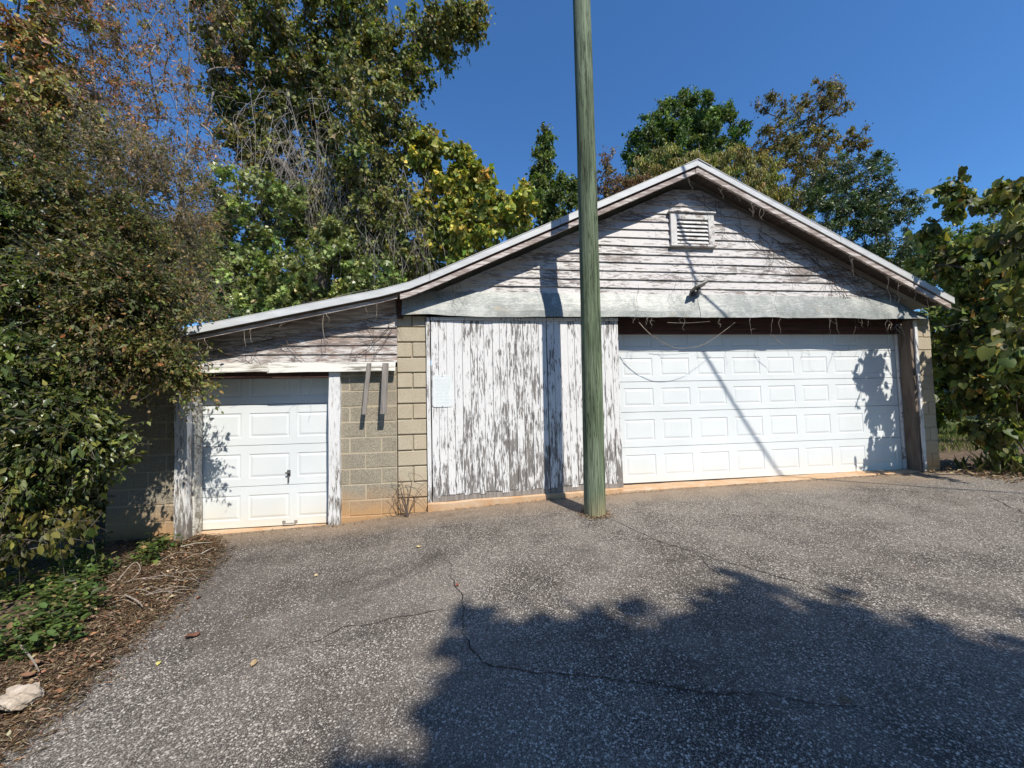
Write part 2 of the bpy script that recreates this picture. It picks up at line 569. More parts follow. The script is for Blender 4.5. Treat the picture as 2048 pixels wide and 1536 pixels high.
def make_ground():
    xs = np.concatenate([np.linspace(-160, -16, 14), np.linspace(-14, 14, 113), np.linspace(16, 160, 14)])
    ys = np.concatenate([np.linspace(-120, -16, 12), np.linspace(-14, 16, 121), np.linspace(18, 200, 16)])
    X, Y = np.meshgrid(xs, ys)
    Z = height(X, Y)
    ex = edge_x(np.clip(Y, -14, 0))
    bank = np.clip((ex-X)/.7, 0, 1)*np.where(Y < .3, 1, 0)
    Z = Z - .05 + bank*(.075 + .03*np.sin(X*5+Y*3)*np.sin(Y*4.1-X)) + .05*np.clip((Y-.5)/2, 0, 1)
    Z += np.clip(np.hypot(X, Y)-40, 0, 200)*.012
    nx, ny = len(xs), len(ys)
    i = np.arange(nx*ny).reshape(ny, nx)
    f = np.stack([i[:-1, :-1], i[:-1, 1:], i[1:, 1:], i[1:, :-1]], -1).reshape(-1, 4)
    o = link('ground', np_mesh('ground', np.stack([X, Y, Z], -1).reshape(-1, 3), f, True), M['ground'])
    tag(o, 'bare earth and rough grass around the garage', kind='structure')

def make_asphalt():
    ys = np.concatenate([np.linspace(-14, -4, 30), np.linspace(-3.9, -.012, 110)])
    nx = 150
    V = []
    for y in ys:
        x0 = float(edge_x(y)) + .05*math.sin(y*9.3) + .03*math.sin(y*23.1+1) + .02*math.sin(y*51)
        for k in range(nx):
            x = x0 + (11.5-x0)*(k/(nx-1))
            yy = y
            if x > 5.25 and y > -.5:                             # ragged far edge beside the building
                yy = min(y, -.10 - .08*math.sin(x*3.1) - .05*math.sin(x*9.0))
            z = float(height(x, yy)) + .002
            if k == 0:
                z -= .045
            V.append((x, yy, z))
    ny = len(ys)
    i = np.arange(nx*ny).reshape(ny, nx)
    f = np.stack([i[:-1, :-1], i[:-1, 1:], i[1:, 1:], i[1:, :-1]], -1).reshape(-1, 4)
    o = link('driveway', np_mesh('driveway', V, f, True), M['asphalt'])
    tag(o, 'worn grey asphalt driveway in front of the garage', kind='structure')
    return o
make_ground()
DRIVE = make_asphalt()

def onground(u, v, lift=0.0):
    z = -.15
    for _ in range(12):
        d = ray(u, v)
        p = CAM + d*((z-CAM[2])/d[2])
        z = float(height(p[0], p[1])) + .002
    return np.array([p[0], p[1], z+lift])

def crack(pts, w):
    """a thin open crack along measured points of the asphalt"""
    P = [onground(u, v) for u, v in pts]
    fine = []
    for a, b in zip(P[:-1], P[1:]):
        n = max(2, int(np.linalg.norm(b-a)/.035))
        for k in range(n):
            q = a + (b-a)*k/n
            fine.append(q)
    fine.append(P[-1])
    mb = MB()
    k = len(fine)
    vs_, fs = [], []
    r = random.Random(len(pts)*7+int(pts[0][0]))
    jx = jy = 0
    for i, p in enumerate(fine):
        jx = jx*.75 + r.uniform(-.014, .014)
        jy = jy*.75 + r.uniform(-.014, .014)
        a = fine[max(0, i-1)]
        b = fine[min(k-1, i+1)]
        t = (b-a)[:2]
        t = t/(np.linalg.norm(t)+1e-9)
        nrm = np.array([-t[1], t[0]])
        ww = w*r.uniform(.35, 1.3)*min(1, .25+4*min(i, k-1-i)/k)
        for s in (-1, 1):
            x, y = p[0]+jx+nrm[0]*s*ww/2, p[1]+jy+nrm[1]*s*ww/2
            vs_.append((x, y, float(height(x, y))+.0065))
        if i:
            fs.append((2*i-2, 2*i, 2*i+1, 2*i-1))
    mb.add(vs_, fs)
    mb.build('crack', M['crack'], DRIVE)
crack([(1200, 1030), (1240, 1048), (1310, 1078), (1400, 1108), (1470, 1128), (1540, 1150), (1640, 1182), (1760, 1222), (1900, 1235)], .008)
crack([(880, 1104), (900, 1128), (905, 1150), (915, 1172), (925, 1200), (923, 1250), (930, 1285), (960, 1325), (985, 1342), (1080, 1348), (1200, 1358), (1330, 1370), (1480, 1386), (1600, 1400), (1760, 1410)], .008)
crack([(922, 1208), (860, 1222), (790, 1238), (740, 1250), (690, 1254), (640, 1278), (560, 1300)], .007)
crack([(2048, 1028), (2010, 1008), (1985, 998), (1960, 990)], .010)
crack([(1400, 1108), (1420, 1135), (1460, 1160)], .006)

# ------------------------------------------------------------------ garage
G = empty('garage', (1.13, 0, 0))
tag(G, 'weathered white wooden garage with gable front and low lean-to wing', 'garage')
def part(name, mb, mat, parent=G, smooth=False):
    return mb.build(name, M[mat], parent, smooth)

AP = (1.13, 4.75)
SL, SR = .456, .4716
PROF = [(-6.78, 2.005), (-3.35, 2.765), (-2.98, 2.87), (-2.70, 2.99), AP, (5.345, AP[1]-SR*(5.345-AP[0]))]
def roof_z(x):
    return float(np.interp(x, [p[0] for p in PROF], [p[1] for p in PROF]))
DEPTH = 7.2

# -- block walls: a mortar core with every block a piece of its own
_bm = {}
def block_mesh(w, h, mat):
    k = (round(w, 3), round(h, 3), mat)
    if k not in _bm:
        v, f = chamfer(w, .19, h, .007)
        me = bpy.data.meshes.new('block')
        me.from_pydata(v, [], f)
        me.materials.append(M[mat])
        _bm[k] = me
    return _bm[k]
def block_wall(name, x0, x1, z0, z1, yf, mat, layout, ch=.204, joint=.010, recess=.006, z_top=None, ragged=None, label=None):
    """yf: y of the block faces"""
    core = MB().box(x0+.004, x1-.004, yf+recess, yf+.185, z0, z1)
    w = part(name, core, 'mortar')
    if label: w['label'] = label
    z = z0
    row = 0
    while z < z1-.03:
        h = min(ch, z1-z)-joint
        for a, b in layout(row, x0, x1):
            j = random.uniform(-.004, .004)
            o = link('block', block_mesh(b-a-joint, h, mat), None, w, ((a+b)/2+random.uniform(-.002, .002), yf+.095+j, z+h/2+joint/2+random.uniform(-.002, .002)))
            o.rotation_euler = (0, random.uniform(-.006, .006), random.uniform(-.006, .006))
        z += ch
        row += 1
    return w
def running(row, x0, x1, L=.405):
    xs = [x0]
    x = x0 + (L/2 if row % 2 else L)
    while x < x1-.06:
        xs.append(x)
        x += L
    xs.append(x1)
    return list(zip(xs[:-1], xs[1:]))
def running_from_right(row, x0, x1, L=.405):
    xs = [x1]
    x = x1 - (L/2 if row % 2 else L)
    while x > x0+.06:
        xs.append(x)
        x -= L
    xs.append(x0)
    xs = xs[::-1]
    return list(zip(xs[:-1], xs[1:]))
def pilaster(row, x0, x1):
    return [(x0, x1)] if row % 2 == 0 else [(x0, (x0+x1)/2+.01), ((x0+x1)/2+.01, x1)]
block_wall('pilaster', -3.195, -2.80, -.165-.204, 2.50, -.012, 'tanblock', pilaster, .2085, .017, .024)
block_wall('pilaster', 4.965, 5.275, -.10, 2.50, 0.0, 'tanblock', pilaster, .2085, .012, .010)
block_wall('block_wall', -3.93, -3.198, -.36, 1.80, .012, 'block', running_from_right, .2045, .011, .004)
block_wall('block_wall', -6.66, -5.80, -.50, 1.95, .012, 'block', running_from_right, .2045, .011, .004)
# side and rear walls that close the building
part('side_wall', MB().box(5.085, 5.27, .20, DEPTH, -.1, 2.55), 'block')
part('side_wall', MB().box(-6.66, -6.47, .21, DEPTH, -.5, 1.75), 'block')
part('rear_wall', MB().prism([(-6.46, -.4), (5.08, -.1), (5.08, 2.60), (1.13, 4.45), (-2.9, 2.6), (-6.46, 1.8)], DEPTH-.2, DEPTH-.02), 'block')
part('dark_interior_screen', MB().prism([(-3.1, 2.35), (5.05, 2.35), (5.05, 2.62), (1.13, 4.50), (-2.9, 2.65)], .30, .32), 'black')
part('dark_interior_screen', MB().prism([(-6.4, 1.45), (-3.2, 1.45), (-3.2, 2.5), (-6.4, 1.9)], .30, .32), 'black')

# -- lap siding
def board(mb, xa, xb, xat, xbt, z0, z1, seed, yb=-.026, yt=-.004, warp=.004):
    """one lapped board, its bottom edge standing out; (xa,xb) at the bottom, (xat,xbt) at the top"""
    n = max(2, int((xb-xa)/.25))
    vs_, fs = [], []
    for i in range(n+1):
        t = i/n
        x, xt = xa+(xb-xa)*t, xat+(xbt-xat)*t
        w = warp*float(fbm1(x*2.1, seed))
        wy = .004*float(fbm1(x*1.3, seed+50))
        vs_ += [(x, yb+wy, z0+w), (xt, yt+wy*.3, z1+.012), (xt, yt+.012, z1+.012), (x, yb+.017+wy, z0+w)]
        if i:
            b = 4*(i-1)
            for k in range(4):
                fs.append((b+k, b+4+k, b+4+(k+1) % 4, b+(k+1) % 4))
    fs += [(0, 1, 2, 3), tuple(4*n+k for k in (3, 2, 1, 0))]
    mb.add(vs_, fs)

def gable_x(z):
    zz = z + .20                                                 # boards run up behind the rake boards
    xl = AP[0] - (AP[1]-zz)/SL
    xr = AP[0] + (AP[1]-zz)/SR
    return max(-3.09, xl), min(5.20, xr)
ex = .1265
z = 2.80
row = 0
while z < 4.50:
    a, b = gable_x(z)
    at, bt = gable_x(z+ex)
    cuts = []
    if b-a > 2.5:
        cuts = [random.uniform(a+.8, b-.8)]
        if b-a > 5 and random.random() < .6:
            cuts = sorted([random.uniform(a+.7, a+(b-a)*.4), random.uniform(a+(b-a)*.6, b-.7)])
    xs = [a]+cuts+[b]
    xt = [at]+[c for c in cuts]+[bt]
    for k in range(len(xs)-1):
        if xt[k+1]-xt[k] < .02:
            continue
        mb = MB()
        board(mb, xs[k]+.001, xs[k+1]-.001, xt[k]+.001, xt[k+1]-.001, z, z+ex, row*5+k)
        part('clapboard', mb, 'clap')
    z += ex
    row += 1
# lean-to siding
ex2 = .1195
z = 1.855
row = 0
def lean_x(z):
    xl = np.interp(z+.16, [1.98, 2.765], [-6.66, -3.25])
    return max(-6.4, float(xl)), -3.185
while z < 2.62:
    a, b = lean_x(z)
    at, bt = lean_x(z+ex2)
    if b-a < .15:
        break
    mb = MB()
    board(mb, a, b, min(at, bt-.03), bt, z, z+ex2, 400+row, warp=.005)
    part('clapboard', mb, 'clap_worn')
    z += ex2
    row += 1
# frieze board under the lean-to roof
mb = MB()
mb.prism([(-6.66, 1.76), (-3.19, 2.535), (-3.19, 2.70), (-6.66, 1.955)], -.045, -.030)
part('frieze_board', mb, 'rake')

# -- roof: sheet, soffit, white metal edge trim and wooden rake boards
roof = part('roof', MB().prism([(x, z-.035) for x, z in PROF] + [(x, z-.055) for x, z in PROF[::-1]], -.262, DEPTH+.25), 'roof')
def along(x0, x1, off0, off1, y0, y1, name, mat, parent, dz=None):
    """a strip that follows the roof line between x0 and x1, from off0 to off1 below it"""
    xs = sorted({x0, x1} | {p[0] for p in PROF if x0 < p[0] < x1} | {x0+(x1-x0)*k/10 for k in range(11)})
    top = [(x, roof_z(x)-off0+(dz(x) if dz else 0)) for x in xs]
    bot = [(x, roof_z(x)-off1+(dz(x) if dz else 0)) for x in xs]
    mb = MB()
    n = len(xs)
    vs_, fs = [], []
    for (xa, za), (xb, zb) in zip(top, bot):
        vs_ += [(xa, y0, za), (xa, y1, za), (xb, y1, zb), (xb, y0, zb)]
    for i in range(n-1):
        b = 4*i
        for k in range(4):
            fs.append((b+k, b+(k+1) % 4, b+4+(k+1) % 4, b+4+k))
    fs += [(0, 3, 2, 1), tuple(4*(n-1)+k for k in range(4))]
    mb.add(vs_, fs)
    return part(name, mb, mat, parent)
def sagf(seed, a):
    return lambda x: a*float(fbm1(x*.9, seed, 2))
cuts = [-6.80, -5.62, -2.72, -.95, AP[0]-.001]
for k, (a, b) in enumerate(zip(cuts[:-1], cuts[1:])):
    along(a+.002, b-.002, -.004*(k % 2), .084, -.285-.003*(k % 2), -.264, 'edge_trim', 'trim', roof)
for k, (a, b) in enumerate(((AP[0]+.001, 3.4), (3.402, 5.35))):
    along(a, b, -.003*k, .086, -.285-.003*k, -.264, 'edge_trim', 'trim', roof)
# returned lip of the trim on top
along(-6.80, AP[0]-.02, -.010, -.002, -.29, -.10, 'edge_flange', 'trim', roof)
along(AP[0]+.02, 5.35, -.010, -.002, -.29, -.10, 'edge_flange', 'trim', roof)
# ridge cap
part('ridge_cap', MB().prism([(AP[0]-.20, AP[1]-.20*SL+.012), (AP[0], AP[1]+.014), (AP[0]+.20, AP[1]-.20*SR+.012), (AP[0]+.20, AP[1]-.20*SR+.004), (AP[0], AP[1]+.004), (AP[0]-.20, AP[1]-.20*SL+.004)], -.296, DEPTH+.2), 'trim', roof)
# wooden rake boards hang a little behind and below the trim
along(-3.10, AP[0]-.04, .118, .182, -.276, -.246, 'rake_board', 'rake', roof)
along(AP[0]-.03, 5.29, .118, .190, -.279, -.246, 'rake_board', 'rake', roof)
along(-3.10, AP[0]-.04, .085, .117, -.262, -.246, 'rake_gap_shade', 'darkwood', roof)  # dark strips coloured as the shade in the gap between trim and rake board
along(AP[0]-.03, 5.29, .087, .117, -.262, -.246, 'rake_gap_shade', 'darkwood', roof)
along(-6.70, -3.14, .105, .150, -.235, -.215, 'rake_board', 'rake', roof)
# soffit boards
along(-6.66, -3.12, .075, .090, -.262, .02, 'soffit', 'soffit', roof)
along(-3.05, AP[0]-.02, .075, .092, -.262, .02, 'soffit', 'soffit', roof)
along(AP[0]+.02, 5.29, .075, .092, -.262, .02, 'soffit', 'soffit', roof)
# dark block whose colour stands in for the shade of the open gap here
part('junction_gap_shade', MB().box(-3.17, -3.105, -.06, .05, 2.45, 2.72), 'darkwood')

# -- flashing skirt below the gable
SK = empty('flashing_skirt', (0, -.1, 2.64))
SK.parent = G
SK.location = (0-1.13, -.1, 2.64)
def skirt(x0, x1, seed, y_add, right_cut=0.0):
    nx, nz = max(8, int((x1-x0)/.09)), 4
    vs_ = []
    for i in range(nx+1):
        x = x0+(x1-x0)*i/nx
        for k in range(nz+1):
            t = k/nz
            zb = 2.472 + .012*float(fbm1(x*1.7, 3, 3)) + .006*float(fbm1(x*6.0, seed))
            zt = 2.832
            if right_cut and x > x1-right_cut:
                zt = 2.832 - (x-(x1-right_cut))/right_cut*.30
            zz = zb+(zt-zb)*t
            y = -.118+.088*t**1.4 + y_add + .007*float(fbm1(x*2.3+t*2, seed+9))*(1-t*.7)
            vs_.append((x, y, zz))
    fs = []
    for i in range(nx):
        for k in range(nz):
            a = i*(nz+1)+k
            fs.append((a, a+nz+1, a+nz+2, a+1))
    mb = MB().add(vs_, fs)
    o = part('flashing_panel', mb, 'flash', SK)
    sm = o.modifiers.new('thickness', 'SOLIDIFY')
    sm.thickness = .003
    return o
skirt(-3.105, -1.02, 1, 0.0)
skirt(-1.05, 1.20, 2, -.005)
skirt(1.17, 2.66, 3, -.010)
skirt(2.63, 5.10, 4, -.005, .55)

# -- lintel over the wide door and the reveals
part('lintel', MB().box(-.09, 4.96, .16, .245, 2.28, 2.62), 'darkwood')
part('lintel_moulding', MB().box(-.09, 4.94, .135, .158, 2.345, 2.395), 'darkwood')
part('door_head_trim', MB().box(-.05, 4.90, .175, .20, 2.300, 2.33), 'ventpaint')
# right jamb: rough dark timber with a thin white stop
def rough_post(x0, x1, y0, y1, z0, z1, mat, seed, name='door_post', lean=0.0, amp=.006, n=26):
    vs_, fs = [], []
    for i in range(n+1):
        z = z0+(z1-z0)*i/n
        dx = lean*(z-z0)
        q = [amp*float(fbm1(z*5+j*2.7, seed+j)) for j in range(4)]
        vs_ += [(x0+dx+q[0], y0+q[1], z), (x1+dx+q[2], y0+q[3], z), (x1+dx+q[2], y1, z), (x0+dx+q[0], y1, z)]
        if i:
            b = 4*(i-1)
            for k in range(4):
                fs.append((b+k, b+(k+1) % 4, b+4+(k+1) % 4, b+4+k))
    fs += [(0, 3, 2, 1), tuple(4*n+k for k in range(4))]
    return part(name, MB().add(vs_, fs), mat)
rough_post(4.885, 4.962, .0, .21, .02, 2.47, 'oldwood', 60)
part('door_stop', MB().box(4.862, 4.895, .182, .222, .03, 2.31, .003), 'ventpaint')
rough_post(4.94, 4.985, -.028, -.004, .05, 2.46, 'post', 90, 'jamb_trim', 0, .003)
# barn door on the left of the pole: individual planks between a head rail and a rotten bottom rail
def barn_door(x0, x1, n, seed, zb):
    r = random.Random(seed)
    mb = MB().box(x0+.01, x1-.01, -.022, .02, zb(x0)+.05, 2.44)
    d = part('barn_door', mb, 'oldwood')
    ws = [r.uniform(.85, 1.15) for _ in range(n)]
    tot = sum(ws)
    x = x0
    for k in range(n):
        w = ws[k]/tot*(x1-x0)
        b0 = zb(x+w/2)+r.uniform(.03, .075)
        g = r.uniform(.002, .006)
        yo = r.uniform(-.003, .003)
        v, f = chamfer(w-g, .022, 2.425-b0, .003)
        mb = MB().add([(p[0]+x+w/2+r.uniform(-.0006, .0006), p[1]-.035+yo, p[2]+(b0+2.425)/2) for p in v], f)
        part('plank', mb, 'plank', d)
        x += w
    part('head_rail', MB().box(x0, x1, -.062, -.026, 2.428, 2.47, .004), 'plank', d)
    mb = MB()
    nn = 14
    vs_, fs = [], []
    for i in range(nn+1):
        xx = x0+(x1-x0)*i/nn
        a = zb(xx)-.015
        t = zb(xx)+.062+.008*float(fbm1(xx*7, seed))
        y = -.040+.004*float(fbm1(xx*4, seed+3))
        vs_ += [(xx, y, a), (xx, y, t), (xx, -.01, t), (xx, -.01, a)]
        if i:
            b = 4*(i-1)
            for k in range(4):
                fs.append((b+k, b+4+k, b+4+(k+1) % 4, b+(k+1) % 4))
    fs += [(0, 1, 2, 3), tuple(4*nn+k for k in (3, 2, 1, 0))]
    part('bottom_rail', MB().add(vs_, fs), 'greywood', d)
    return d
zb = lambda x: np.interp(x, [-2.8, -.05], [-.005, .062])
d1 = barn_door(-2.735, -1.135, 15, 3, zb)
d1['label'] = 'wide barn door of peeling white vertical planks'
d2 = barn_door(-1.128, -.075, 10, 4, zb)
d2['label'] = 'narrow barn door of peeling white planks behind the pole'
rough_post(-2.797, -2.748, -.045, .02, -.07, 2.47, 'post', 120, 'jamb_trim', 0, .002)

# -- sectional garage doors with raised panels
def section_mesh(x0, x1, z0, z1, yf, cols, pw, left_off, pitch, plain=False):
    """one hinged section; raised panels are real relief"""
    mb = MB()
    th = .045
    b = .004
    h = z1-z0
    xs = [x0]
    panels = []
    for c in range(cols):
        a = x0+left_off+c*pitch
        e = min(a+pw, x1-.02)
        if a < x1-.06:
            panels.append((a, e))
    pz0, pz1 = z0+h*.19, z1-h*.21
    # face strips around the panels
    def q(xa, xb, za, zb_, y=yf):
        mb.add([(xa, y, za), (xb, y, za), (xb, y, zb_), (xa, y, zb_)], [(0, 1, 2, 3)])
    zt = z1-b
    zl = z0+b
    if plain or not panels:
        q(x0, x1, zl, zt)
    else:
        q(x0, x1, zl, pz0)
        q(x0, x1, pz1, zt)
        cur = x0
        for a, e in panels:
            q(cur, a, pz0, pz1)
            cur = e
            rings = [(0, 0.0), (.006, .006), (.018, .007), (.046, .001)]
            vs_, fs = [], []
            for inset, dy in rings:
                vs_ += [(a+inset, yf+dy, pz0+inset), (e-inset, yf+dy, pz0+inset), (e-inset, yf+dy, pz1-inset), (a+inset, yf+dy, pz1-inset)]
            for k in range(len(rings)-1):
                for s in range(4):
                    s2 = (s+1) % 4
                    fs.append((4*k+s, 4*k+s2, 4*k+4+s2, 4*k+4+s))
            fs.append(tuple(4*(len(rings)-1)+s for s in range(4)))
            mb.add(vs_, fs)
        q(cur, x1, pz0, pz1)
    # rounded lips, edges and back
    mb.add([(x0, yf, zt), (x1, yf, zt), (x1, yf+b*2, z1-.001), (x0, yf+b*2, z1-.001)], [(0, 1, 2, 3)])
    mb.add([(x0, yf, zl), (x1, yf, zl), (x1, yf+b*2, z0+.001), (x0, yf+b*2, z0+.001)], [(3, 2, 1, 0)])
    y2 = yf+b*2
    for za, zc in ((z0+.001, z1-.001),):
        mb.add([(x0, y2, za), (x1, y2, za), (x1, y2, zc), (x0, y2, zc), (x0, yf+th, za), (x1, yf+th, za), (x1, yf+th, zc), (x0, yf+th, zc)],
               [(4, 7, 6, 5), (3, 2, 6, 7), (0, 4, 5, 1), (0, 3, 7, 4), (1, 5, 6, 2)])
    me = bpy.data.meshes.new('section')
    me.from_pydata(mb.v, [], mb.f)
    return me
def garage_door(x0, x1, zs, yf, cols, pw, lo, pitch, mat, label, seal=True):
    dz = empty('garage_door', (0, 0, 0))
    dz.parent = G
    dz.location = (x0-1.13, yf, zs[0])
    dz['label'] = label
    for k in range(len(zs)-1):
        link('section', section_mesh(x0, x1, zs[k]+.0015, zs[k+1]-.0015, yf, cols, pw, lo, pitch), M[mat], dz)
    if seal:
        part('bottom_seal', MB().box(x0, x1, yf+.004, yf+.04, zs[0]-.014, zs[0]-.001, .003), 'cable', dz)
    return dz
GD = garage_door(-.12, 4.905, [.035, .565, 1.095, 1.555, 2.015, 2.42], .23, 8, .475, .215, .602, 'bigdoor', 'wide white sectional door with raised panels')
SD = garage_door(-5.80, -3.98, [-.285, .250, .790, 1.335, 1.86], .23, 3, .505, .045, .605, 'smalldoor', 'narrow white sectional door under the lean-to')
# lock handle and lift handle of the single door
hx, hz = W(578, 948, .23)[[0, 2]]
mb = MB().box(hx-.022, hx+.022, .218, .231, hz-.02, hz+.055, .004)
mb.tube([(hx, .225, hz+.02), (hx, .19, hz+.02)], .008, 8)
mb.box(hx-.03, hx+.03, .182, .196, hz+.010, hz+.032, .004)
mb.box(hx-.008, hx+.008, .200, .225, hz-.10, hz-.01, .003)
part('lock_handle', mb, 'metal', SD)
hx, hz = W(580, 1045, .23)[[0, 2]]
mb = MB().tube([(hx-.075, .228, hz+.01), (hx-.07, .19, hz), (hx+.07, .19, hz), (hx+.075, .228, hz+.01)], .008, 8)
mb.box(hx-.095, hx-.055, .222, .231, hz-.01, hz+.03, .003).box(hx+.055, hx+.095, .222, .231, hz-.01, hz+.03, .003)
part('lift_handle', mb, 'greywood', SD)
# posts and header of the single door
rough_post(-5.855, -5.71, -.05, .18, -.33, 1.72, 'post', 200, lean=-.012, amp=.004)
rough_post(-5.712, -5.69, .05, .20, -.30, 1.70, 'header', 210, 'door_stop', -.012, .003)
rough_post(-4.055, -3.915, -.05, .18, -.26, 1.735, 'post', 220, lean=0.002, amp=.004)
rough_post(-4.085, -4.05, .06, .15, -.25, .18, 'greywood', 230, 'broken_batten', 0, .004, 8)
def header(x0, x1, seed, y):
    vs_, fs = [], []
    n = 16
    for i in range(n+1):
        x = x0+(x1-x0)*i/n
        w = .010*float(fbm1(x*2.2, seed))
        zt = 1.862
        zb_ = 1.735+w
        wy = .008*float(fbm1(x*1.5, seed+4))
        vs_ += [(x, y+wy-.012, zb_), (x, y+.03, zt), (x, y+.05, zt), (x, y+.012+wy, zb_)]
        if i:
            b = 4*(i-1)
            for k in range(4):
                fs.append((b+k, b+4+k, b+4+(k+1) % 4, b+(k+1) % 4))
    fs += [(0, 1, 2, 3), tuple(4*n+k for k in (3, 2, 1, 0))]
    return part('header_board', MB().add(vs_, fs), 'header')
header(-6.05, -4.76, 5, -.085)
header(-4.78, -3.20, 8, -.095)
part('lintel', MB().box(-5.72, -4.05, .10, .19, 1.68, 1.86), 'darkwood')

# -- gable vent
VT = empty('gable_vent', (0, 0, 0))
VT.parent = G
VT.location = (1.14-1.13, -.03, 3.83)
x0, x1, z0, z1 = .80, 1.50, 3.555, 4.10
fw = .095
part('vent_dark_sheet', MB().box(x0+.08, x1-.08, -.0285, -.0265, z0+.05, z1-.08), 'black', VT)  # black sheet in place of the unlit space behind the slats
part('frame', MB().box(x0, x0+fw, -.062, -.027, z0+.03, z1-.03, .003), 'ventpaint', VT)
part('frame', MB().box(x1-fw, x1, -.062, -.027, z0+.03, z1-.03, .003), 'ventpaint', VT)
part('frame', MB().box(x0+fw+.001, x1-fw-.001, -.060, -.027, z1-.125, z1-.03, .003), 'ventpaint', VT)
part('drip_cap', MB().box(x0-.025, x1+.025, -.085, -.020, z1-.029, z1-.004, .004), 'ventpaint', VT)
part('sill', MB().box(x0-.012, x1+.012, -.078, -.022, z0, z0+.029, .004), 'ventpaint', VT)
ns = 6
for k in range(ns):
    zz = z0+.045+k*(z1-.135-z0-.045)/ns+.02
    vs_ = [(x0+fw+.002, -.058, zz-.008), (x1-fw-.002, -.058, zz-.008), (x1-fw-.002, -.031, zz+.040), (x0+fw+.002, -.031, zz+.040),
           (x0+fw+.002, -.054, zz-.016), (x1-fw-.002, -.054, zz-.016), (x1-fw-.002, -.029, zz+.030), (x0+fw+.002, -.029, zz+.030)]
    part('slat', MB().add(vs_, [(0, 1, 2, 3), (4, 7, 6, 5), (0, 4, 5, 1), (3, 2, 6, 7), (0, 3, 7, 4), (1, 5, 6, 2)]), 'ventpaint', VT)

# -- clay-stained concrete sills in front of the doors
def sill(x0, x1, yfront, ytop, zt, name='threshold'):
    n = max(4, int((x1-x0)/.12))
    vs_, fs = [], []
    for i in range(n+1):
        x = x0+(x1-x0)*i/n
        yf = yfront(x)+.012*float(fbm1(x*5, 77))
        zt_ = zt(x)+.004*float(fbm1(x*6, 78))
        vs_ += [(x, yf, zt_-.3), (x, yf, zt_-.015), (x, yf+.018, zt_), (x, ytop, zt_+.004), (x, ytop, zt_-.3)]
        if i:
            b = 5*(i-1)
            for k in range(5):
                fs.append((b+k, b+5+k, b+5+(k+1) % 5, b+(k+1) % 5))
    fs += [(0, 1, 2, 3, 4), tuple(5*n+k for k in (4, 3, 2, 1, 0))]
    return part(name, MB().add(vs_, fs), 'clay')
sill(-2.798, -.10, lambda x: -.075, .05, lambda x: zb(x)-.018)
sill(-.098, 4.96, lambda x: -.05+.01*x, .24, lambda x: float(np.interp(x, [-.1, 1.5, 4.96], [.012, .016, .045])))
sill(-5.72, -4.06, lambda x: .06, .28, lambda x: -.295)

# ------------------------------------------------------------------ things on and around the garage
# faded sign
cx, cz = (-2.72-2.455)/2, 1.46
sg = empty('sign', (cx, -.055, cz-.215))
tag(sg, 'faded white private parking sign screwed to the barn door', 'sign')
def rrect(w, h, r, n=6):
    pts = []
    for (sx, sz, a0) in ((1, 1, 0), (-1, 1, 90), (-1, -1, 180), (1, -1, 270)):
        for k in range(n+1):
            a = math.radians(a0+90*k/n)
            pts.append((sx*(w/2-r)+r*math.cos(a), sz*(h/2-r)+r*math.sin(a)))
    return pts
part('plate', MB().prism([(x+cx, z+cz) for x, z in rrect(.262, .43, .03)], -.0545, -.0505), 'signwhite', sg)
o_ = rrect(.236, .402, .022)
i_ = rrect(.229, .395, .019)
n = len(o_)
mb = MB().add([(x+cx, -.0551, z+cz) for x, z in o_]+[(x+cx, -.0551, z+cz) for x, z in i_], [(k, (k+1) % n, (k+1) % n+n, k+n) for k in range(n)])
part('border_line', mb, 'signtext', sg)
for txt, zz, size in (('PRIVATE', .145, .046), ('PARKING', .095, .046), ('UNAUTHORIZED', .052, .026), ('VEHICLES', .014, .036), ('WILL BE', -.030, .036), ('TOWED AWAY', -.075, .033), ('AT OWNERS', -.117, .034), ('EXPENSE', -.160, .034)):
    cu = bpy.data.curves.new('lettering', 'FONT')
    cu.body = txt
    cu.size = size*1.25
    cu.align_x = 'CENTER'
    cu.extrude = .0002
    cu.offset = .0006
    to = bpy.data.objects.new('lettering_tmp', cu)
    COL.objects.link(to)
    dg = bpy.context.evaluated_depsgraph_get()
    me = bpy.data.meshes.new_from_object(to.evaluated_get(dg))
    bpy.data.objects.remove(to)
    me.name = 'lettering'
    n = len(me.vertices)
    co = np.zeros(n*3, dtype=np.float32)
    me.vertices.foreach_get('co', co)
    co = co.reshape(-1, 3)
    wid = np.ptp(co[:, 0])
    sc = min(1.0, .205/wid)
    new = np.stack([co[:, 0]*sc+cx, -.0552-co[:, 2], co[:, 1]+cz+zz-size*.45], -1).astype(np.float32)
    me.vertices.foreach_set('co', new.ravel())
    me.materials.clear()
    link('lettering', me, M['signtext'], sg)
for dz in (.203, -.203):
    part('screw', MB().tube([(cx, -.053, cz+dz), (cx, -.059, cz+dz)], .006, 8), 'metal', sg)

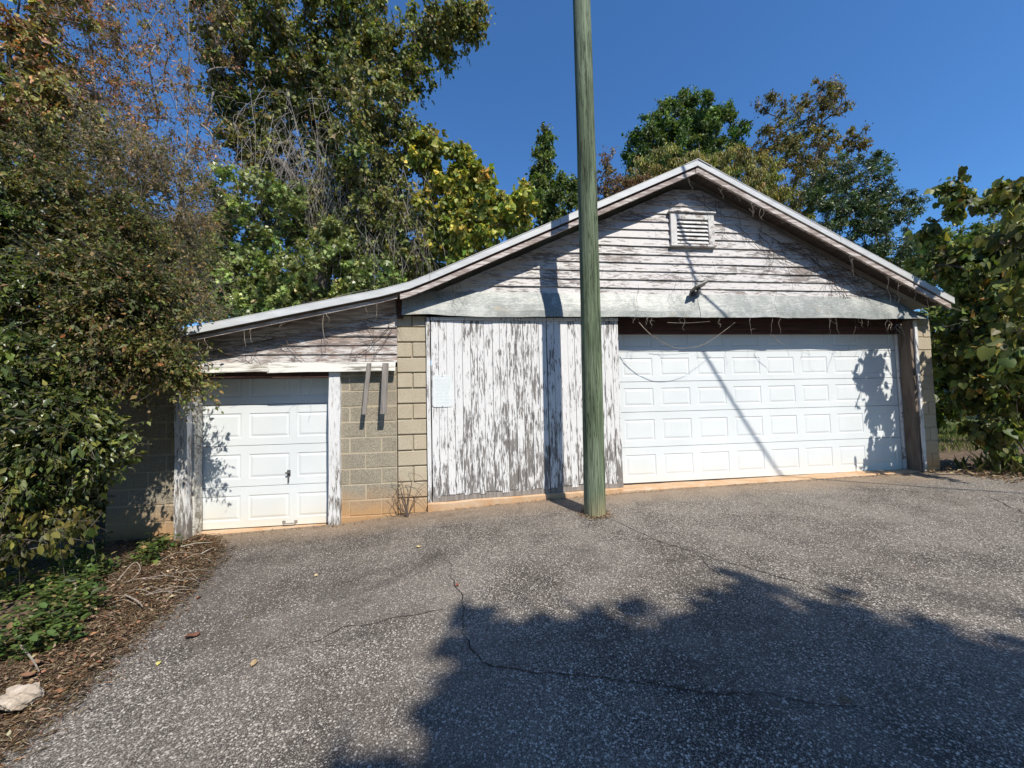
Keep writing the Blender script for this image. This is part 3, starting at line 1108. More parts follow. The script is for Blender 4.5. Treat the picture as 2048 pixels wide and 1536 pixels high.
# broken floodlight on the gable
lx, lz = W(1385, 588, -.03)[[0, 2]]
lp = empty('wall_lamp', (lx, -.03, lz))
tag(lp, 'small broken lamp with tilted shade on the gable boards', 'lamp')
part('wall_plate', MB().tube([(lx, -.024, lz), (lx, -.060, lz)], .048, 12), 'metal', lp)
part('arm', MB().tube([(lx, -.055, lz), (lx+.01, -.10, lz-.01), (lx+.02, -.14, lz+.02)], .014, 8), 'metal', lp)
v, f = chamfer(.27, .17, .026, .006)
import mathutils
R_ = mathutils.Euler((math.radians(-18), math.radians(-24), math.radians(8))).to_matrix()
mb = MB().add([tuple(R_ @ Vector(p) + Vector((lx+.035, -.155, lz+.085))) for p in v], f)
part('shade', mb, 'lampmetal', lp)
part('bulb_socket', MB().tube([(lx+.03, -.14, lz+.055), (lx+.02, -.15, lz+.0), (lx+.015, -.155, lz-.03)], [.03, .028, .018], 10), 'metal', lp)

# loose wooden battens
def batten(pts, w, t, label):
    (xa, ya, za), (xb, yb, zb_) = pts
    vs_ = []
    for (x, y, z) in ((xa, ya, za), (xb, yb, zb_)):
        vs_ += [(x-w/2, y-t, z), (x+w/2, y-t, z), (x+w/2, y, z), (x-w/2, y, z)]
    fs = [(0, 1, 2, 3), (7, 6, 5, 4)] + [(k, k+4, (k+1) % 4+4, (k+1) % 4) for k in range(4)]
    o = MB().add(vs_, fs).build('batten', M['greywood'])
    bv = o.modifiers.new('edge', 'BEVEL')
    bv.width = .004
    tag(o, label, 'batten', 'loose battens hanging below the lean-to header')
batten(((-3.525, -.105, 1.84), (-3.59, -.125, 1.17)), .055, .028, 'grey wooden batten hanging on the block wall, nearer the single door')
batten(((-3.315, -.105, 1.84), (-3.345, -.125, 1.17)), .075, .04, 'wider grey wooden batten hanging beside the tan block pilaster')

# utility pole
pp = empty('utility_pole', (-.765, -.80, 0))
tag(pp, 'green weathered wooden utility pole standing before the barn door', 'utility pole')
mb = MB()
n = 60
pts, rad = [], []
vs_, fs = [], []
sides = 28
H = 11.5
for i in range(n+1):
    z = -.35+(H+.35)*i/n
    cxp = -.765+.0065*z+.012*math.sin(z*.5)
    cyp = -.80
    r0 = .128-.0026*z+.002*float(fbm1(z*1.7, 31))
    for s in range(sides):
        a = 2*math.pi*s/sides
        rr = r0+.0022*float(fbm1(a*3+z*.4, 32))+.0015*math.sin(7*a+z*.3)
        vs_.append((cxp+rr*math.cos(a), cyp+rr*math.sin(a), z))
    if i:
        b = (i-1)*sides
        for s in range(sides):
            s2 = (s+1) % sides
            fs.append((b+s, b+s2, b+sides+s2, b+sides+s))
fs.append(tuple(n*sides+s for s in range(sides)))
part('post', MB().add(vs_, fs), 'pole', pp, True)
T0 = np.array([-.69, -.93, 11.2])
part('insulator', MB().tube([(-.69, -.88, 11.2), (-.69, -.95, 11.2)], [.05, .035], 10), 'metal', pp)

# second pole behind the viewer that carries the other end of the cable
p2 = empty('utility_pole', (8.62, -7.0, .0))
tag(p2, 'plain service pole at the far end of the overhead cable, outside the view', 'utility pole')
part('post', MB().tube([(8.62, -7, -.5), (8.62, -7, 2.5), (8.6, -7, 5.6)], [.11, .10, .09], 16), 'pole', p2, True)
def shadow_src(x, z, y, a=1.5):
    t = (x+.72+.8*a)/(.601*a-.263)
    return np.array([x, 0, z]) + S*t
wp = [T0, np.array([.35, -1.6, 9.2]), shadow_src(.87, 3.98, 0), shadow_src(1.22, 2.90, 0), shadow_src(1.55, 2.25, 0), shadow_src(2.75, .32, 0), np.array([8.55, -7, 5.4])]
mb = MB()
fine = []
for i in range(len(wp)-1):
    p0, p1, p2_, p3 = wp[max(0, i-1)], wp[i], wp[i+1], wp[min(len(wp)-1, i+2)]
    for k in range(8):
        t = k/8
        fine.append(.5*((2*p1)+(-p0+p2_)*t+(2*p0-5*p1+4*p2_-p3)*t*t+(-p0+3*p1-3*p2_+p3)*t**3))
fine.append(wp[-1])
o = mb.tube(fine, .021, 8).build('cable', M['cable'], None, True)
tag(o, 'overhead service cable from the pole top, seen by its shadow', 'cable')

# ------------------------------------------------------------------ plants: generators
def unit(a):
    return a/(np.linalg.norm(a, axis=-1, keepdims=True)+1e-9)

LEAF = {
    'kite': (np.array([(0, 0, 0), (.42, -.5, .10), (1, 0, -.05), (.42, .5, .10)]), [(0, 1, 2), (0, 2, 3)]),
    'oval': (np.array([(0, 0, 0), (.25, -.42, .08), (.68, -.40, .06), (1, 0, -.10), (.68, .40, .06), (.25, .42, .08)]), [(0, 1, 2), (0, 2, 3), (0, 3, 4), (0, 4, 5)]),
    'heart': (np.array([(.0, 0, 0), (-.10, -.30, .05), (.22, -.54, .10), (.62, -.40, .03), (1, 0, -.16), (.62, .40, .03), (.22, .54, .10), (-.10, .30, .05)]),
              [(0, 1, 2), (0, 2, 3), (0, 3, 4), (0, 4, 5), (0, 5, 6), (0, 6, 7)]),
    'star': (np.array([(0, 0, 0), (.18, -.52, .05), (.40, -.18, .0), (.66, -.46, .02), (.64, -.12, 0), (1, 0, -.08), (.64, .12, 0), (.66, .46, .02), (.40, .18, 0), (.18, .52, .05)]),
             [(0, 1, 2), (0, 2, 4), (2, 3, 4), (0, 4, 6), (4, 5, 6), (0, 6, 8), (6, 7, 8), (0, 8, 9)]),
}
def leaves_mesh(name, P, D, N, L, Wd, cols, shape='kite'):
    """P base points, D directions, N normals, L lengths, Wd widths, cols per leaf"""
    tv, tf = LEAF[shape]
    tf = np.array(tf)
    D = unit(D)
    Sx = unit(np.cross(D, N))
    N2 = np.cross(Sx, D)
    k = len(tv)
    V = (P[:, None, :] + D[:, None, :]*(tv[None, :, 0:1]*L[:, None, None]) + Sx[:, None, :]*(tv[None, :, 1:2]*Wd[:, None, None])
         + N2[:, None, :]*(tv[None, :, 2:3]*L[:, None, None]))
    F = (np.arange(len(P))[:, None, None]*k + tf[None]).reshape(-1, 3)
    return np_mesh(name, V.reshape(-1, 3), F, False, np.repeat(cols, len(tf), axis=0))

def palette(n, cols, weights, jitter=.18, r=rng):
    cols = np.array(cols, float)
    w = np.array(weights, float)
    idx = r.choice(len(cols), n, p=w/w.sum())
    c = cols[idx]*(1+r.normal(0, jitter, (n, 1)))
    c = c*(1+r.normal(0, .06, (n, 3)))
    return np.clip(c, .005, .9)

def tubes_np(A, B, ra, rb):
    """three-sided straight twigs, vectorised"""
    d = unit(B-A)
    ref = np.where(np.abs(d[:, 2:3]) > .8, np.array([[1., 0, 0]]), np.array([[0., 0, 1]]))
    a = unit(np.cross(d, ref))
    b = np.cross(d, a)
    V = []
    for (p, r) in ((A, ra), (B, rb)):
        for s in range(3):
            t = 2*math.pi*s/3
            V.append(p+(a*math.cos(t)+b*math.sin(t))*r[:, None])
    V = np.stack(V, 1).reshape(-1, 3)
    base = np.arange(len(A))[:, None, None]*6
    F = (base+np.array([[(0, 1, 4, 3), (1, 2, 5, 4), (2, 0, 3, 5)]])).reshape(-1, 4)
    return V, F

def tree(name, label, cat, base, blobs, group=None, leaf=.09, ratio=.6, shape='kite', cols=None, weights=None, twigs=12, per=10, twig_len=.4,
         trunk_r=.12, bark='bark', leafmat='leaf', droop=.25, up=.35, seed=1, lean=None, keep=1.0, wiggle=.10, branch_r=.006, crown_name='crown', stems=1, clump_var=.22, steep=.25, gain=1.55):
    """blobs: list of (centre, (rx,ry,rz), number of clumps). Limbs reach each clump; twigs and leaves fill it."""
    r = np.random.default_rng(seed)
    base = np.asarray(base, float)
    C = []
    for c, rad, n in blobs:
        d = unit(r.normal(size=(n, 3)))
        q = r.uniform(0, 1, (n, 1))**.45
        C.append(np.asarray(c)+d*q*np.asarray(rad))
    C = np.concatenate(C)
    top = C[np.argmax(C[:, 2])]
    cen = C.mean(0)
    # skeleton
    nodes, parent = [base.copy()], [-1]
    def grow(a_idx, target, seg=6, bow=.12):
        nonlocal wiggle
        a = nodes[a_idx]
        L = np.linalg.norm(target-a)
        seg = max(2, min(seg, int(L/.35)+2))
        off = r.normal(0, 1, 3)*L*wiggle
        last = a_idx
        for k in range(1, seg+1):
            t = k/seg
            p = a+(target-a)*t+np.array([0, 0, 1])*bow*L*math.sin(math.pi*t)*.6+off*math.sin(math.pi*t)+r.normal(0, .02*L/seg, 3)*(k < seg)
            nodes.append(p)
            parent.append(last)
            last = len(nodes)-1
        return last
    for s in range(stems):
        tgt = cen*.35+top*.65 if lean is None else np.asarray(lean)
        if stems > 1:
            tgt = C[r.integers(len(C))]*.8+top*.2
        w0, wiggle = wiggle, wiggle*.5
        mid_ = base*.5+tgt*.5+r.normal(0, .25, 3)*np.array([1, 1, .2])
        grow(grow(0, mid_, 7, .0), tgt, 8, .0)
        wiggle = w0
    order = np.argsort(np.linalg.norm(C-base, axis=1))
    ends = []
    for ci in order:
        c = C[ci]
        Nn = np.array(nodes)
        dd = np.linalg.norm(Nn-c, axis=1)
        cost = dd+.9*np.maximum(0, Nn[:, 2]-c[2]+steep*dd)
        cost[0] += 1.0
        ends.append(grow(int(np.argmin(cost)), c, 5, .10))
    Nn = np.array(nodes)
    cnt = np.zeros(len(nodes))
    for e in ends:
        cnt[e] += 1
    for i in range(len(nodes)-1, 0, -1):
        cnt[parent[i]] += cnt[i]
    tot = max(1, cnt[0])
    R = np.maximum(branch_r, trunk_r*(cnt/tot)**.5)
    root = empty(name, tuple(base))
    tag(root, label, cat, group)
    # limbs
    k = np.arange(1, len(nodes))
    pr = np.array(parent)[1:]
    A, B = Nn[pr], Nn[k]
    ra, rb = np.minimum(R[pr], R[k]*1.5), R[k]
    thick = rb > .02
    mbv, mbf = [], []
    off = 0
    sides = 7
    d = unit(B-A)
    ref = np.where(np.abs(d[:, 2:3]) > .8, np.array([[1., 0, 0]]), np.array([[0., 0, 1]]))
    a_ = unit(np.cross(d, ref))
    b_ = np.cross(d, a_)
    V, F = [], []
    T = np.where(thick)[0]
    if len(T):
        vv = []
        for (p, rr, ext) in ((A, ra, -.3), (B, rb, .3)):
            for s in range(sides):
                t = 2*math.pi*s/sides
                vv.append(p[T]+d[T]*(rr[T, None]*ext)+(a_[T]*math.cos(t)+b_[T]*math.sin(t))*rr[T, None])
        V.append(np.stack(vv, 1).reshape(-1, 3))
        q = np.array([(s, (s+1) % sides, sides+(s+1) % sides, sides+s) for s in range(sides)])
        F.append((np.arange(len(T))[:, None, None]*(2*sides)+q[None]).reshape(-1, 4))
        off = len(V[0])
    thn = np.where(~thick)[0]
    v1, f1 = tubes_np(A[thn], B[thn], ra[thn], rb[thn])
    V.append(v1)
    F.append(f1+off)
    off += len(v1)
    # twigs
    nt = r.poisson(twigs, len(C))
    ci = np.repeat(np.arange(len(C)), nt)
    c = C[ci]
    out = unit(c-cen)
    td = unit(r.normal(size=(len(ci), 3))+out*.6+np.array([0, 0, up]))
    sc_ = r.uniform(.6, 1.35, len(C))
    tl = twig_len*r.uniform(.35, 1.15, len(ci))*sc_[ci]
    st = c-td*(tl*.1)[:, None]
    en = st+td*tl[:, None]-np.array([0, 0, 1])*(droop*tl*.35)[:, None]
    v2, f2 = tubes_np(st, en, np.full(len(ci), branch_r*.8), np.full(len(ci), branch_r*.35))
    V.append(v2)
    F.append(f2+off)
    me = np_mesh('trunk', np.concatenate(V), np.concatenate(F), True)
    link('trunk', me, M[bark], root)
    # leaves
    nl = r.poisson(per*keep, len(ci))
    li = np.repeat(np.arange(len(ci)), nl)
    t = r.uniform(.15, 1.05, (len(li), 1))
    P = st[li]+(en[li]-st[li])*t+r.normal(0, leaf*.35, (len(li), 3))
    D = unit(unit(en-st)[li]*.6+r.normal(size=(len(li), 3))*.8-np.array([0, 0, droop*2.0]))
    N = unit(r.normal(size=(len(li), 3))*.75+np.array([0, -.18, .75]))
    L = leaf*np.clip(r.lognormal(-.08, .33, len(li)), .35, 1.9)
    col = palette(len(li), cols, weights, .16, r)
    cl = 1+r.normal(0, clump_var, (len(C), 1))
    hue = r.normal(0, .06, (len(C), 3))
    col = np.clip(col*np.array([1.10, 1.0, .85])*gain*np.clip(cl, .5, 1.6)[ci][li]*(1+hue[ci][li]), .004, .9)
    me = leaves_mesh('leaves', P, D, N, L, L*ratio, col, shape)
    link(crown_name, me, M[leafmat], root)
    return root

def blob(u, v, ru, rv, Y, n, ry=None):
    """a crown lobe centred where (u, v) was measured on the plane Y, radii given in pixels there"""
    c = W(u, v, Y)
    d = float((c-CAM) @ AX[2])
    k = d/FPX
    return (c, (ru*k, ry if ry is not None else max(ru, rv)*k*.8, rv*k), n)

GREEN = [(.050, .085, .022), (.075, .115, .030), (.105, .145, .042), (.030, .055, .016)]
OLIVE = [(.085, .095, .030), (.12, .12, .04), (.055, .065, .022), (.16, .13, .055)]
YELG = [(.17, .20, .045), (.25, .25, .055), (.36, .30, .06), (.10, .14, .035)]
RED = [(.20, .10, .055), (.27, .15, .08), (.14, .10, .05), (.30, .10, .07), (.12, .11, .04)]

def gz(x, y):
    return float(height(x, y))
def foot(u, Y):
    p = W(u, 900, Y)
    return (p[0], Y, gz(p[0], Y))

# -- trees behind the garage, left to right
tree('sparse_tree', 'tall thin tree with sparse reddish leaves and bare grey branches', 'tree', foot(405, 8.6),
     [blob(330, 30, 120, 190, 8.6, 95), blob(300, 230, 120, 140, 8.6, 80), blob(420, 300, 55, 200, 8.6, 40), blob(250, 330, 90, 130, 8.4, 50), blob(440, 60, 60, 120, 8.6, 35)],
     leaf=.105, ratio=.42, cols=RED+[(.13, .13, .045)], weights=[3, 2, 2, .4, 2, 3], twigs=10, per=3.2, twig_len=.7, trunk_r=.085, bark='greybark', droop=.6, seed=11, lean=W(365, -220, 8.6), branch_r=.007, steep=1.3, up=1.2, wiggle=.06)
tree('sparse_tree', 'slender tree with pinkish brown leaves left of the bare one', 'tree', foot(215, 7.6),
     [blob(190, 60, 90, 130, 7.6, 75), blob(230, 250, 70, 120, 7.6, 50), blob(130, 20, 70, 90, 7.6, 35)],
     leaf=.11, ratio=.42, cols=RED+OLIVE[:1], weights=[3, 3, 2, .8, 1.5, 2], twigs=10, per=4.5, twig_len=.6, trunk_r=.06, bark='greybark', droop=.6, seed=61, lean=W(200, -150, 7.6), branch_r=.006, steep=1.2, up=1.0, wiggle=.06)
tree('leafy_tree', 'leafy olive and red tree filling the upper left corner', 'tree', foot(30, 5.2),
     [blob(40, 70, 70, 70, 5.0, 34), blob(110, 230, 80, 80, 5.0, 50), blob(20, 260, 90, 100, 4.4, 60), blob(60, -60, 120, 70, 5.0, 30), blob(60, 150, 70, 50, 5, 26)],
     leaf=.115, ratio=.55, shape='oval', cols=RED[:3]+OLIVE[:2]+[(.20, .20, .07)], weights=[1.2, .8, 1.5, 3, 2, 2], twigs=11, per=6.5, twig_len=.45, trunk_r=.10, bark='bark', droop=.6, seed=12)
tree('vine_covered_tree', 'tall tree smothered in green vines with a limb reaching right', 'tree', foot(640, 10),
     [blob(560, 60, 130, 190, 10, 150), blob(700, 30, 90, 170, 10, 110), blob(745, 270, 75, 190, 9.6, 120), blob(800, 130, 70, 90, 9.8, 50), blob(880, 60, 70, 60, 9.8, 55),
      blob(945, 40, 38, 32, 9.8, 16), blob(590, 250, 90, 90, 10.2, 50), blob(480, 110, 60, 110, 10, 45), blob(520, 300, 70, 60, 10.2, 40), blob(780, 420, 70, 90, 9.4, 60), blob(640, 180, 110, 120, 10.4, 70), blob(460, 200, 50, 80, 10.2, 26), blob(840, 300, 40, 50, 9.6, 22), blob(690, 380, 60, 80, 10, 40), blob(700, 480, 70, 60, 9.5, 44), blob(620, 420, 60, 60, 9.8, 30), blob(820, 500, 50, 50, 9.4, 30)],
     leaf=.135, ratio=.72, shape='oval', cols=[(.068, .088, .025), (.095, .118, .034), (.135, .155, .05), (.038, .055, .017), (.16, .165, .06), (.17, .14, .07)], weights=[2.4, 3, 2.5, 1.4, 1.6, 1], twigs=12, per=7.5, twig_len=.64, trunk_r=.26, bark='bark', droop=.55, seed=13, lean=W(700, -120, 10))
tree('understory_maple', 'broad young maple with pale green leaves behind the lean-to roof', 'tree', foot(520, 8.8),
     [blob(520, 430, 110, 80, 8.8, 95), blob(460, 520, 90, 90, 8.6, 90), blob(600, 560, 110, 80, 8.6, 95), blob(500, 610, 110, 60, 8.4, 70), blob(680, 500, 50, 60, 8.8, 35), blob(750, 560, 60, 45, 9.0, 34), blob(690, 590, 70, 40, 8.8, 30)],
     leaf=.135, ratio=.95, shape='star', cols=[(.085, .12, .036), (.13, .17, .062), (.05, .078, .024), (.19, .23, .10)], weights=[3, 2.4, 2, 1.4], twigs=11, per=6.5, twig_len=.45, trunk_r=.11, droop=.3, seed=14, gain=1.75, leafmat='gloss_leaf')
tree('grapevine_shrub', 'yellowing vine covered shrub above the left roof slope', 'shrub', foot(930, 9.2),
     [blob(900, 340, 70, 50, 9.2, 50), blob(960, 400, 80, 60, 9.2, 75), blob(880, 430, 60, 60, 9.2, 50), blob(930, 480, 80, 45, 9.0, 55), blob(1030, 410, 45, 50, 9.4, 35), blob(840, 310, 45, 45, 9.4, 24)],
     leaf=.15, ratio=.9, shape='heart', cols=YELG+[(.08, .12, .03)], weights=[3, 2, 1.2, 2.5, 2.5], twigs=10, per=6, twig_len=.42, trunk_r=.07, droop=.5, seed=15, stems=4)
tree('conical_tree', 'small pointed green tree just left of the pole', 'tree', foot(1090, 11.2),
     [blob(1088, 290, 16, 30, 11.2, 14), blob(1088, 340, 32, 35, 11.2, 28), blob(1095, 395, 58, 40, 11.2, 55), blob(1110, 430, 60, 45, 11.2, 50), blob(1140, 380, 25, 30, 11.2, 14)],
     leaf=.12, ratio=.7, cols=GREEN, weights=[2, 3, 2.5, 1], twigs=12, per=9, twig_len=.4, trunk_r=.09, droop=.4, seed=16)
tree('reddish_shrub', 'thin shrub with dark red leaves right of the pole', 'shrub', foot(1225, 10.2),
     [blob(1215, 340, 18, 45, 10.2, 16), blob(1240, 380, 45, 35, 10.2, 40), blob(1285, 375, 45, 35, 10.2, 34), blob(1200, 400, 30, 30, 10.2, 16)],
     leaf=.11, ratio=.5, cols=[(.13, .07, .04), (.09, .08, .035), (.17, .10, .06)], weights=[2, 3, 1.5], twigs=10, per=6, twig_len=.4, trunk_r=.05, droop=.6, seed=17, stems=3)
tree('round_oak', 'dense dark green round tree behind the gable peak', 'tree', foot(1365, 17),
     [blob(1365, 260, 80, 70, 17, 110), blob(1310, 300, 60, 70, 17, 80), blob(1425, 290, 55, 75, 17, 80), blob(1370, 350, 110, 60, 16.6, 110), blob(1385, 205, 18, 16, 17, 10), blob(1335, 215, 18, 14, 17, 9), blob(1290, 350, 45, 50, 17, 30), blob(1440, 225, 22, 18, 17, 12)],
     leaf=.16, ratio=.6, cols=[(.045, .085, .024), (.065, .115, .032), (.09, .14, .045), (.026, .05, .014)], weights=[2, 3, 2, 1.5], twigs=13, per=10, twig_len=.5, trunk_r=.22, droop=.3, seed=18)
tree('willowy_tree', 'yellow green tree with narrow hanging leaves behind the gable', 'tree', foot(1490, 12.5),
     [blob(1450, 350, 50, 55, 12.5, 50), blob(1520, 370, 55, 60, 12.5, 60), blob(1560, 420, 45, 50, 12.3, 40), blob(1400, 330, 40, 35, 12.5, 24), blob(1330, 330, 60, 25, 12.4, 26), blob(1480, 400, 90, 45, 12.3, 50), blob(1600, 460, 60, 50, 12.2, 40)],
     leaf=.17, ratio=.26, cols=[(.15, .16, .04), (.21, .20, .05), (.10, .115, .03), (.17, .12, .05)], weights=[3, 2, 2.5, 1], twigs=12, per=10, twig_len=.5, trunk_r=.1, droop=1.3, seed=19)
tree('thinning_tree', 'open brown and green tree with thinning autumn crown', 'tree', foot(1600, 15),
     [blob(1620, 230, 70, 60, 15, 60), blob(1655, 190, 22, 32, 15, 16), blob(1550, 290, 55, 45, 15, 42), blob(1580, 370, 70, 60, 15, 55), blob(1680, 290, 60, 35, 15, 34), blob(1545, 205, 28, 16, 15, 9), blob(1660, 350, 45, 40, 15, 25), blob(1725, 285, 16, 14, 15, 6), blob(1600, 300, 60, 50, 15, 36), blob(1520, 350, 50, 50, 15, 30)],
     leaf=.14, ratio=.55, cols=[(.10, .10, .035), (.14, .12, .045), (.075, .085, .028), (.17, .10, .05)], weights=[3, 2, 3, 1.2], twigs=10, per=7, twig_len=.5, trunk_r=.16, droop=.5, seed=20)
tree('dark_evergreen', 'dark glossy evergreen tree above the right roof slope', 'tree', foot(1720, 11.5),
     [blob(1700, 370, 75, 60, 11.5, 70), blob(1770, 430, 65, 60, 11.5, 70), blob(1680, 450, 75, 60, 11.5, 60), blob(1740, 510, 80, 50, 11.3, 60), blob(1740, 320, 18, 14, 11.5, 7), blob(1820, 400, 16, 14, 11.5, 6), blob(1630, 400, 40, 50, 11.5, 26), blob(1790, 520, 70, 50, 11.2, 46), blob(1840, 500, 35, 40, 11.2, 20), blob(1690, 410, 80, 60, 11.6, 40)],
     leaf=.12, ratio=.42, cols=[(.038, .066, .026), (.058, .092, .036), (.085, .12, .055), (.022, .04, .014)], weights=[3, 2.5, 1.5, 1.5], twigs=13, per=9, twig_len=.42, trunk_r=.12, leafmat='gloss_leaf', droop=.3, seed=21)
tree('far_green_tree', 'distant green tree showing over the shrub at the right edge', 'tree', foot(1960, 16),
     [blob(1960, 480, 90, 50, 16, 50), blob(2050, 470, 80, 60, 16, 50), blob(1880, 520, 60, 60, 16, 40), blob(1980, 560, 120, 60, 16, 50)],
     leaf=.17, ratio=.6, cols=GREEN, weights=[2, 3, 1.5, 1], twigs=12, per=8, twig_len=.55, trunk_r=.2, seed=22)

# -- undergrowth that closes the view between the trunks
tree('undergrowth', None, None, foot(300, 13),
     [blob(100, 500, 260, 130, 12, 150), blob(420, 520, 220, 130, 13, 130), blob(760, 480, 180, 110, 12.5, 110), blob(980, 470, 130, 60, 13.5, 60), blob(150, 700, 220, 120, 11, 70), blob(800, 545, 130, 45, 10.8, 70), blob(640, 600, 140, 50, 10.6, 50), blob(650, 420, 90, 90, 11.5, 60)],
     leaf=.18, ratio=.6, cols=OLIVE+GREEN[:2], weights=[2, 1.2, 3, .8, 2, 2], twigs=12, per=7, twig_len=.7, trunk_r=.08, seed=23, stems=9, bark='greybark')
bpy.data.objects['undergrowth']['kind'] = 'stuff'
bpy.data.objects['undergrowth']['label'] = 'dense mixed undergrowth of the wood behind the garage'
tree('undergrowth', None, None, foot(1960, 10),
     [blob(1960, 660, 110, 120, 9, 90), blob(2080, 700, 120, 160, 8, 80), blob(2000, 800, 100, 40, 11, 30), blob(1890, 700, 35, 120, 3.2, 60), blob(1935, 760, 50, 70, 2.6, 46), blob(1885, 800, 22, 50, 4.5, 24)],
     leaf=.15, ratio=.6, cols=GREEN+OLIVE[:2], weights=[2, 2, 1, 2, 1, 1], twigs=11, per=7, twig_len=.6, trunk_r=.06, seed=24, stems=6)
o = bpy.data.objects['undergrowth.001']
o['kind'] = 'stuff'
o['label'] = 'dense dark undergrowth beyond the right end of the garage'

# -- left hedge in front of the wall
tree('overgrown_privet', 'overgrown privet with tiny brownish green leaves spilling over the lean-to corner', 'shrub', (-7.0, -.6, gz(-7, -.6)),
     [blob(260, 640, 45, 48, -.55, 40), blob(210, 600, 100, 90, -.7, 84), blob(230, 500, 85, 100, .6, 70), blob(150, 450, 110, 120, .6, 84), blob(300, 705, 40, 34, -.7, 18, .2), blob(205, 720, 75, 45, -.9, 36), blob(372, 752, 14, 20, -.6, 6, .1), blob(110, 340, 100, 90, 1.4, 46), blob(300, 570, 34, 50, .8, 12), blob(318, 668, 22, 22, -.4, 7, .12)],
     leaf=.043, ratio=.55, cols=[(.075, .085, .028), (.115, .10, .042), (.055, .075, .022), (.18, .13, .065), (.10, .13, .04), (.26, .13, .05)], weights=[3, 2.2, 3.2, 1.5, 2.2, .15], twigs=14, per=17, twig_len=.44, trunk_r=.08, bark='bark', droop=.35, seed=31, stems=5, branch_r=.004, clump_var=.36, gain=1.35)
tree('twiggy_shrub', 'loose twiggy shrub with thin upright stems above the lean-to roof end', 'shrub', (-7.2, 2.4, gz(-7.2, 2.4)),
     [blob(330, 520, 60, 120, 2.4, 60), blob(380, 600, 40, 60, 2.4, 30), blob(290, 380, 70, 110, 2.6, 50), blob(360, 400, 45, 120, 2.8, 34), blob(210, 300, 80, 100, 2.6, 44), blob(400, 500, 25, 90, 2.6, 16)],
     leaf=.055, ratio=.5, cols=[(.10, .095, .035), (.15, .12, .055), (.075, .085, .028), (.20, .13, .07)], weights=[3, 2.4, 2.4, 1], twigs=11, per=7, twig_len=.55, trunk_r=.05, bark='greybark', droop=.4, seed=35, stems=7, branch_r=.005, steep=1.0, up=1.0, clump_var=.35, gain=1.5)
tree('dark_leafed_shrub', 'dark green leafy shrub against the block wall at the left edge', 'shrub', (-7.3, -1.2, gz(-7.3, -1.2)),
     [blob(90, 620, 120, 100, -.5, 90), blob(50, 770, 120, 110, -1.0, 96), blob(120, 860, 70, 70, -1.2, 50), blob(10, 930, 90, 100, -1.3, 66), blob(190, 905, 36, 30, -1.15, 10, .12), blob(20, 450, 110, 110, .2, 60), blob(60, 1000, 60, 50, -1.2, 22), blob(110, 985, 60, 70, .9, 50), blob(170, 960, 40, 60, 1.6, 26)],
     leaf=.064, ratio=.5, cols=[(.042, .066, .020), (.065, .095, .026), (.10, .12, .035), (.15, .16, .05)], weights=[3, 3, 1.5, .8], twigs=13, per=13, twig_len=.36, trunk_r=.05, leafmat='gloss_leaf', droop=.5, seed=32, stems=5, clump_var=.34, gain=1.35)
tree('yellow_leafed_sapling', 'drooping sapling with broad yellow green leaves at the left edge', 'shrub', (-6.7, -1.6, gz(-6.7, -1.6)),
     [blob(30, 990, 60, 60, -1.35, 13), blob(80, 1055, 70, 40, -1.4, 12), blob(10, 1100, 50, 40, -1.5, 8), blob(170, 1050, 22, 14, -1.3, 3, .12)],
     leaf=.066, ratio=.58, shape='oval', cols=[(.085, .10, .025), (.13, .125, .035), (.19, .18, .05), (.05, .065, .02)], weights=[3, 2, .9, 3], twigs=6, per=5, twig_len=.26, trunk_r=.02, droop=1.0, seed=33, stems=3, branch_r=.004, gain=1.15)

# -- big-leafed shrub right of the garage
tree('redbud_shrub', 'tall shrub with large rounded yellow green leaves right of the garage', 'shrub', (6.4, -.4, gz(6.4, -.4)),
     [blob(2040, 485, 80, 55, -.2, 38), blob(1990, 560, 80, 70, 0, 56), blob(1915, 510, 45, 45, .1, 20), blob(2040, 650, 90, 80, -.3, 60), blob(1935, 680, 45, 70, .1, 36), blob(2010, 760, 80, 60, -.1, 40), blob(1912, 385, 20, 32, -.1, 7, .12), blob(1895, 420, 10, 20, -.1, 2, .1), blob(2000, 405, 30, 22, -.2, 7), blob(2010, 850, 45, 30, -.4, 10), blob(1862, 465, 22, 18, .2, 5), blob(1852, 530, 14, 20, .25, 3), ((5.62, -.85, 2.1), (.28, .25, .95), 34)],
     leaf=.09, ratio=.86, shape='heart', cols=[(.075, .11, .032), (.11, .145, .042), (.18, .19, .055), (.045, .07, .022), (.24, .15, .05)], weights=[3, 2.8, 1.8, 2.2, .3], twigs=7, per=7, twig_len=.32, trunk_r=.07, droop=.9, seed=41, stems=5, branch_r=.005, clump_var=.28)
# its front branch, whose leaves shade the end of the wide door
tree('redbud_branch', 'leafy sprays leaning out over the driveway at the right edge', 'shrub', (6.7, -1.5, gz(6.7, -1.5)),
     [((5.05, -1.15, 2.0), (.22, .15, .30), 10), ((5.10, -1.2, 2.75), (.26, .2, .35), 9), ((5.25, -1.3, 1.6), (.25, .2, .25), 9), ((5.55, -1.35, 2.2), (.35, .2, .5), 14), ((4.88, -1.2, 3.35), (.13, .12, .28), 5), ((5.06, -1.2, 3.55), (.16, .12, .2), 5), ((5.35, -1.0, 4.05), (.32, .2, .18), 8), ((4.85, -1.15, 1.75), (.1, .1, .12), 2)],
     leaf=.10, ratio=.86, shape='heart', cols=[(.085, .11, .03), (.13, .15, .04), (.19, .18, .055), (.055, .075, .022)], weights=[3, 2.6, 1, 2.5], twigs=5, per=4.5, twig_len=.26, trunk_r=.03, droop=.9, seed=42, stems=3, branch_r=.004)

